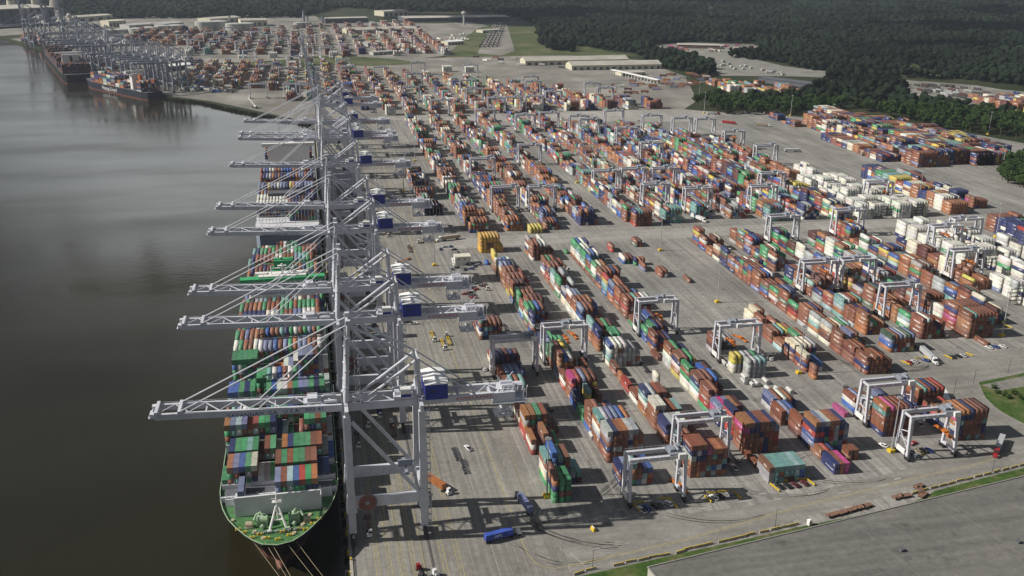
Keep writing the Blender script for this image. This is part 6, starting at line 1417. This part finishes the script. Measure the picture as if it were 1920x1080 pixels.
# ---- the forest beyond, a mass of crowns
FOREST = [(-40, -75), (1990, -75), (1990, 168), (1780, 148), (1700, 118), (1640, 110), (1560, 126), (1500, 128), (1430, 98), (1420, 82), (1290, 78), (1225, 84), (1215, 102), (1150, 96), (1070, 84), (1010, 70), (1000, 44), (958, 30), (900, 22), (760, 22), (640, 14), (560, 34), (500, 36), (360, 39), (300, 44), (210, 38), (118, 30), (112, 12), (-40, 8)]
EXTRA = [PATCH, [(1360, 106), (1430, 100), (1500, 130), (1640, 144), (1780, 150), (1700, 138), (1560, 130)], [(1640, 112), (1700, 120), (1690, 138), (1620, 140), (1560, 128)], [(1540, 150), (1600, 146), (1700, 160), (1690, 170), (1580, 160)], [(1010, 78), (1075, 86), (1080, 98), (1030, 95)]]
WORLDPOLY = [[(lambda q: (q.x, q.y))(G(*p)) for p in P] for P in [FOREST]+EXTRA]
rs = np.random.RandomState(11)
def inpoly_np(x, y, P):
    c = np.zeros(len(x), bool); j = len(P)-1
    for i in range(len(P)):
        xi, yi = P[i]; xj, yj = P[j]
        cond = ((yi > y) != (yj > y)) & (x < (xj-xi)*(y-yi)/((yj-yi) or 1e-9)+xi); c ^= cond; j = i
    return c
cx, cy_, cr = [], [], []
for (y0, y1, sp) in ((1450, 2300, 10), (2300, 3200, 13), (3200, 4600, 19), (4600, 7500, 34)):
    gx, gy = np.meshgrid(np.arange(-1800 if y0 > 2400 else 300, 1900+y0*.75, sp), np.arange(y0, y1, sp))
    gx = gx.ravel()+rs.uniform(-.45, .45, gx.size)*sp; gy = gy.ravel()+rs.uniform(-.45, .45, gy.size)*sp
    ok = np.zeros(len(gx), bool)
    for P in WORLDPOLY: ok |= inpoly_np(gx, gy, P)
    ok &= (gx > -gy*.45-300) & (gx < gy*.92+300)
    gx, gy = gx[ok], gy[ok]; cx.append(gx); cy_.append(gy); cr.append(rs.uniform(.32, .9, len(gx))*sp)
cx, cy_, cr = map(np.concatenate, (cx, cy_, cr))
mx_, my_ = np.array([p[0] for p in MORE]), np.array([p[1] for p in MORE])
if len(MORE): cx = np.concatenate([cx, mx_]); cy_ = np.concatenate([cy_, my_]); cr = np.concatenate([cr, rs.uniform(5, 8.5, len(mx_))])
t_ = (1+5**.5)/2
ico = np.array([(-1, t_, 0), (1, t_, 0), (-1, -t_, 0), (1, -t_, 0), (0, -1, t_), (0, 1, t_), (0, -1, -t_), (0, 1, -t_), (t_, 0, -1), (t_, 0, 1), (-t_, 0, -1), (-t_, 0, 1)])/math.sqrt(1+t_*t_)
icf = np.array([(0, 11, 5), (0, 5, 1), (0, 1, 7), (0, 7, 10), (0, 10, 11), (1, 5, 9), (5, 11, 4), (11, 10, 2), (10, 7, 6), (7, 1, 8), (3, 9, 4), (3, 4, 2), (3, 2, 6), (3, 6, 8), (3, 8, 9), (4, 9, 5), (2, 4, 11), (6, 2, 10), (8, 6, 7), (9, 8, 1)], np.int32)
N = len(cx); hh = rs.uniform(7, 22, N)
ang = rs.uniform(0, 6.28, N); ca_, sa_ = np.cos(ang), np.sin(ang)
vv = ico[None]*rs.uniform(.5, 1.45, (N, 12, 1))
X = vv[..., 0]*ca_[:, None]-vv[..., 1]*sa_[:, None]; Y = vv[..., 0]*sa_[:, None]+vv[..., 1]*ca_[:, None]
V3 = np.stack([X*cr[:, None]+cx[:, None], Y*cr[:, None]+cy_[:, None], vv[..., 2]*np.minimum(cr, 9)[:, None]*.9+(hh-6)[:, None]], -1).reshape(-1, 3).astype(np.float32)
FF = (np.arange(N, dtype=np.int32)[:, None, None]*12+icf[None]).reshape(-1, 3)
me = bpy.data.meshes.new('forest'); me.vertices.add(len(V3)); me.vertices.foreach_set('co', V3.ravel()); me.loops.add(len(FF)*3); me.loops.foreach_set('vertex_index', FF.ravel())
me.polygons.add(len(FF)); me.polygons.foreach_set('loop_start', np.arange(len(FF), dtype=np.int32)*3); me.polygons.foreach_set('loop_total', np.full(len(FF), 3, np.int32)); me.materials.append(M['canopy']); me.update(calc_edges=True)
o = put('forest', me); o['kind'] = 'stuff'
print('forest crowns', N, 'belt trees', len(pts))
# ---- light haze over the whole place
HAZE = .000038
if HAZE:
    mb = MB(); mb.box(-9000, 9500, -700, 9000, -13.5, 262)
    o = mb.mesh('haze', []) if False else None
    m = bpy.data.materials.new('haze_air'); m.use_nodes = True; nt = m.node_tree; nt.nodes.remove(nt.nodes['Principled BSDF'])
    v = nt.nodes.new('ShaderNodeVolumePrincipled'); v.inputs['Color'].default_value = (.74, .84, 1.0, 1); v.inputs['Density'].default_value = HAZE; v.inputs['Anisotropy'].default_value = .2
    nt.links.new(v.outputs[0], nt.nodes['Material Output'].inputs['Volume'])
    o = mb.build('haze', m); o['kind'] = 'stuff'

# ---- unseen clouds added above the haze so their shade falls on the far forest
def shade_cloud(cx0, cy0, cz, L, W, seed, label=None):
    rr = np.random.RandomState(seed); n = 70
    px = rr.normal(0, .33, n).clip(-.9, .9)*L; py = rr.normal(0, .33, n).clip(-.9, .9)*W; r_ = rr.uniform(.12, .26, n)*min(L, W)*(1.2-np.abs(px/L)*.7)
    pz = rr.uniform(0, .35, n)*r_
    q = ico[None]*rr.uniform(.8, 1.2, (n, 12, 1)); q = q*r_[:, None, None]; q[..., 2] *= .6; q[..., 2] = np.maximum(q[..., 2], -.12*r_[:, None])
    q = q+np.stack([px+cx0, py+cy0, pz+cz], -1)[:, None, :]
    me = bpy.data.meshes.new('shade_cloud'); me.from_pydata(q.reshape(-1, 3).tolist(), [], (np.arange(n)[:, None, None]*12+icf[None]).reshape(-1, 3).tolist())
    me.materials.append(CLM); me.update(); o = put('shade_cloud', me); o['kind'] = 'structure'; o.modifiers.new('soft', 'SUBSURF').render_levels = 1
CLM = mat('shade_cloud_white', (.85, .85, .86), 1, .05, .002, spec=0)
for a in ((-500, 3300, 900, 900, 420, 1), (700, 2750, 950, 700, 260, 2), (1500, 3350, 980, 1000, 380, 3), (300, 4100, 1000, 1300, 420, 4), (2300, 4200, 1000, 1100, 420, 5), (350, 2230, 900, 330, 130, 6), (-1500, 4300, 1000, 700, 350, 7)): shade_cloud(*a)
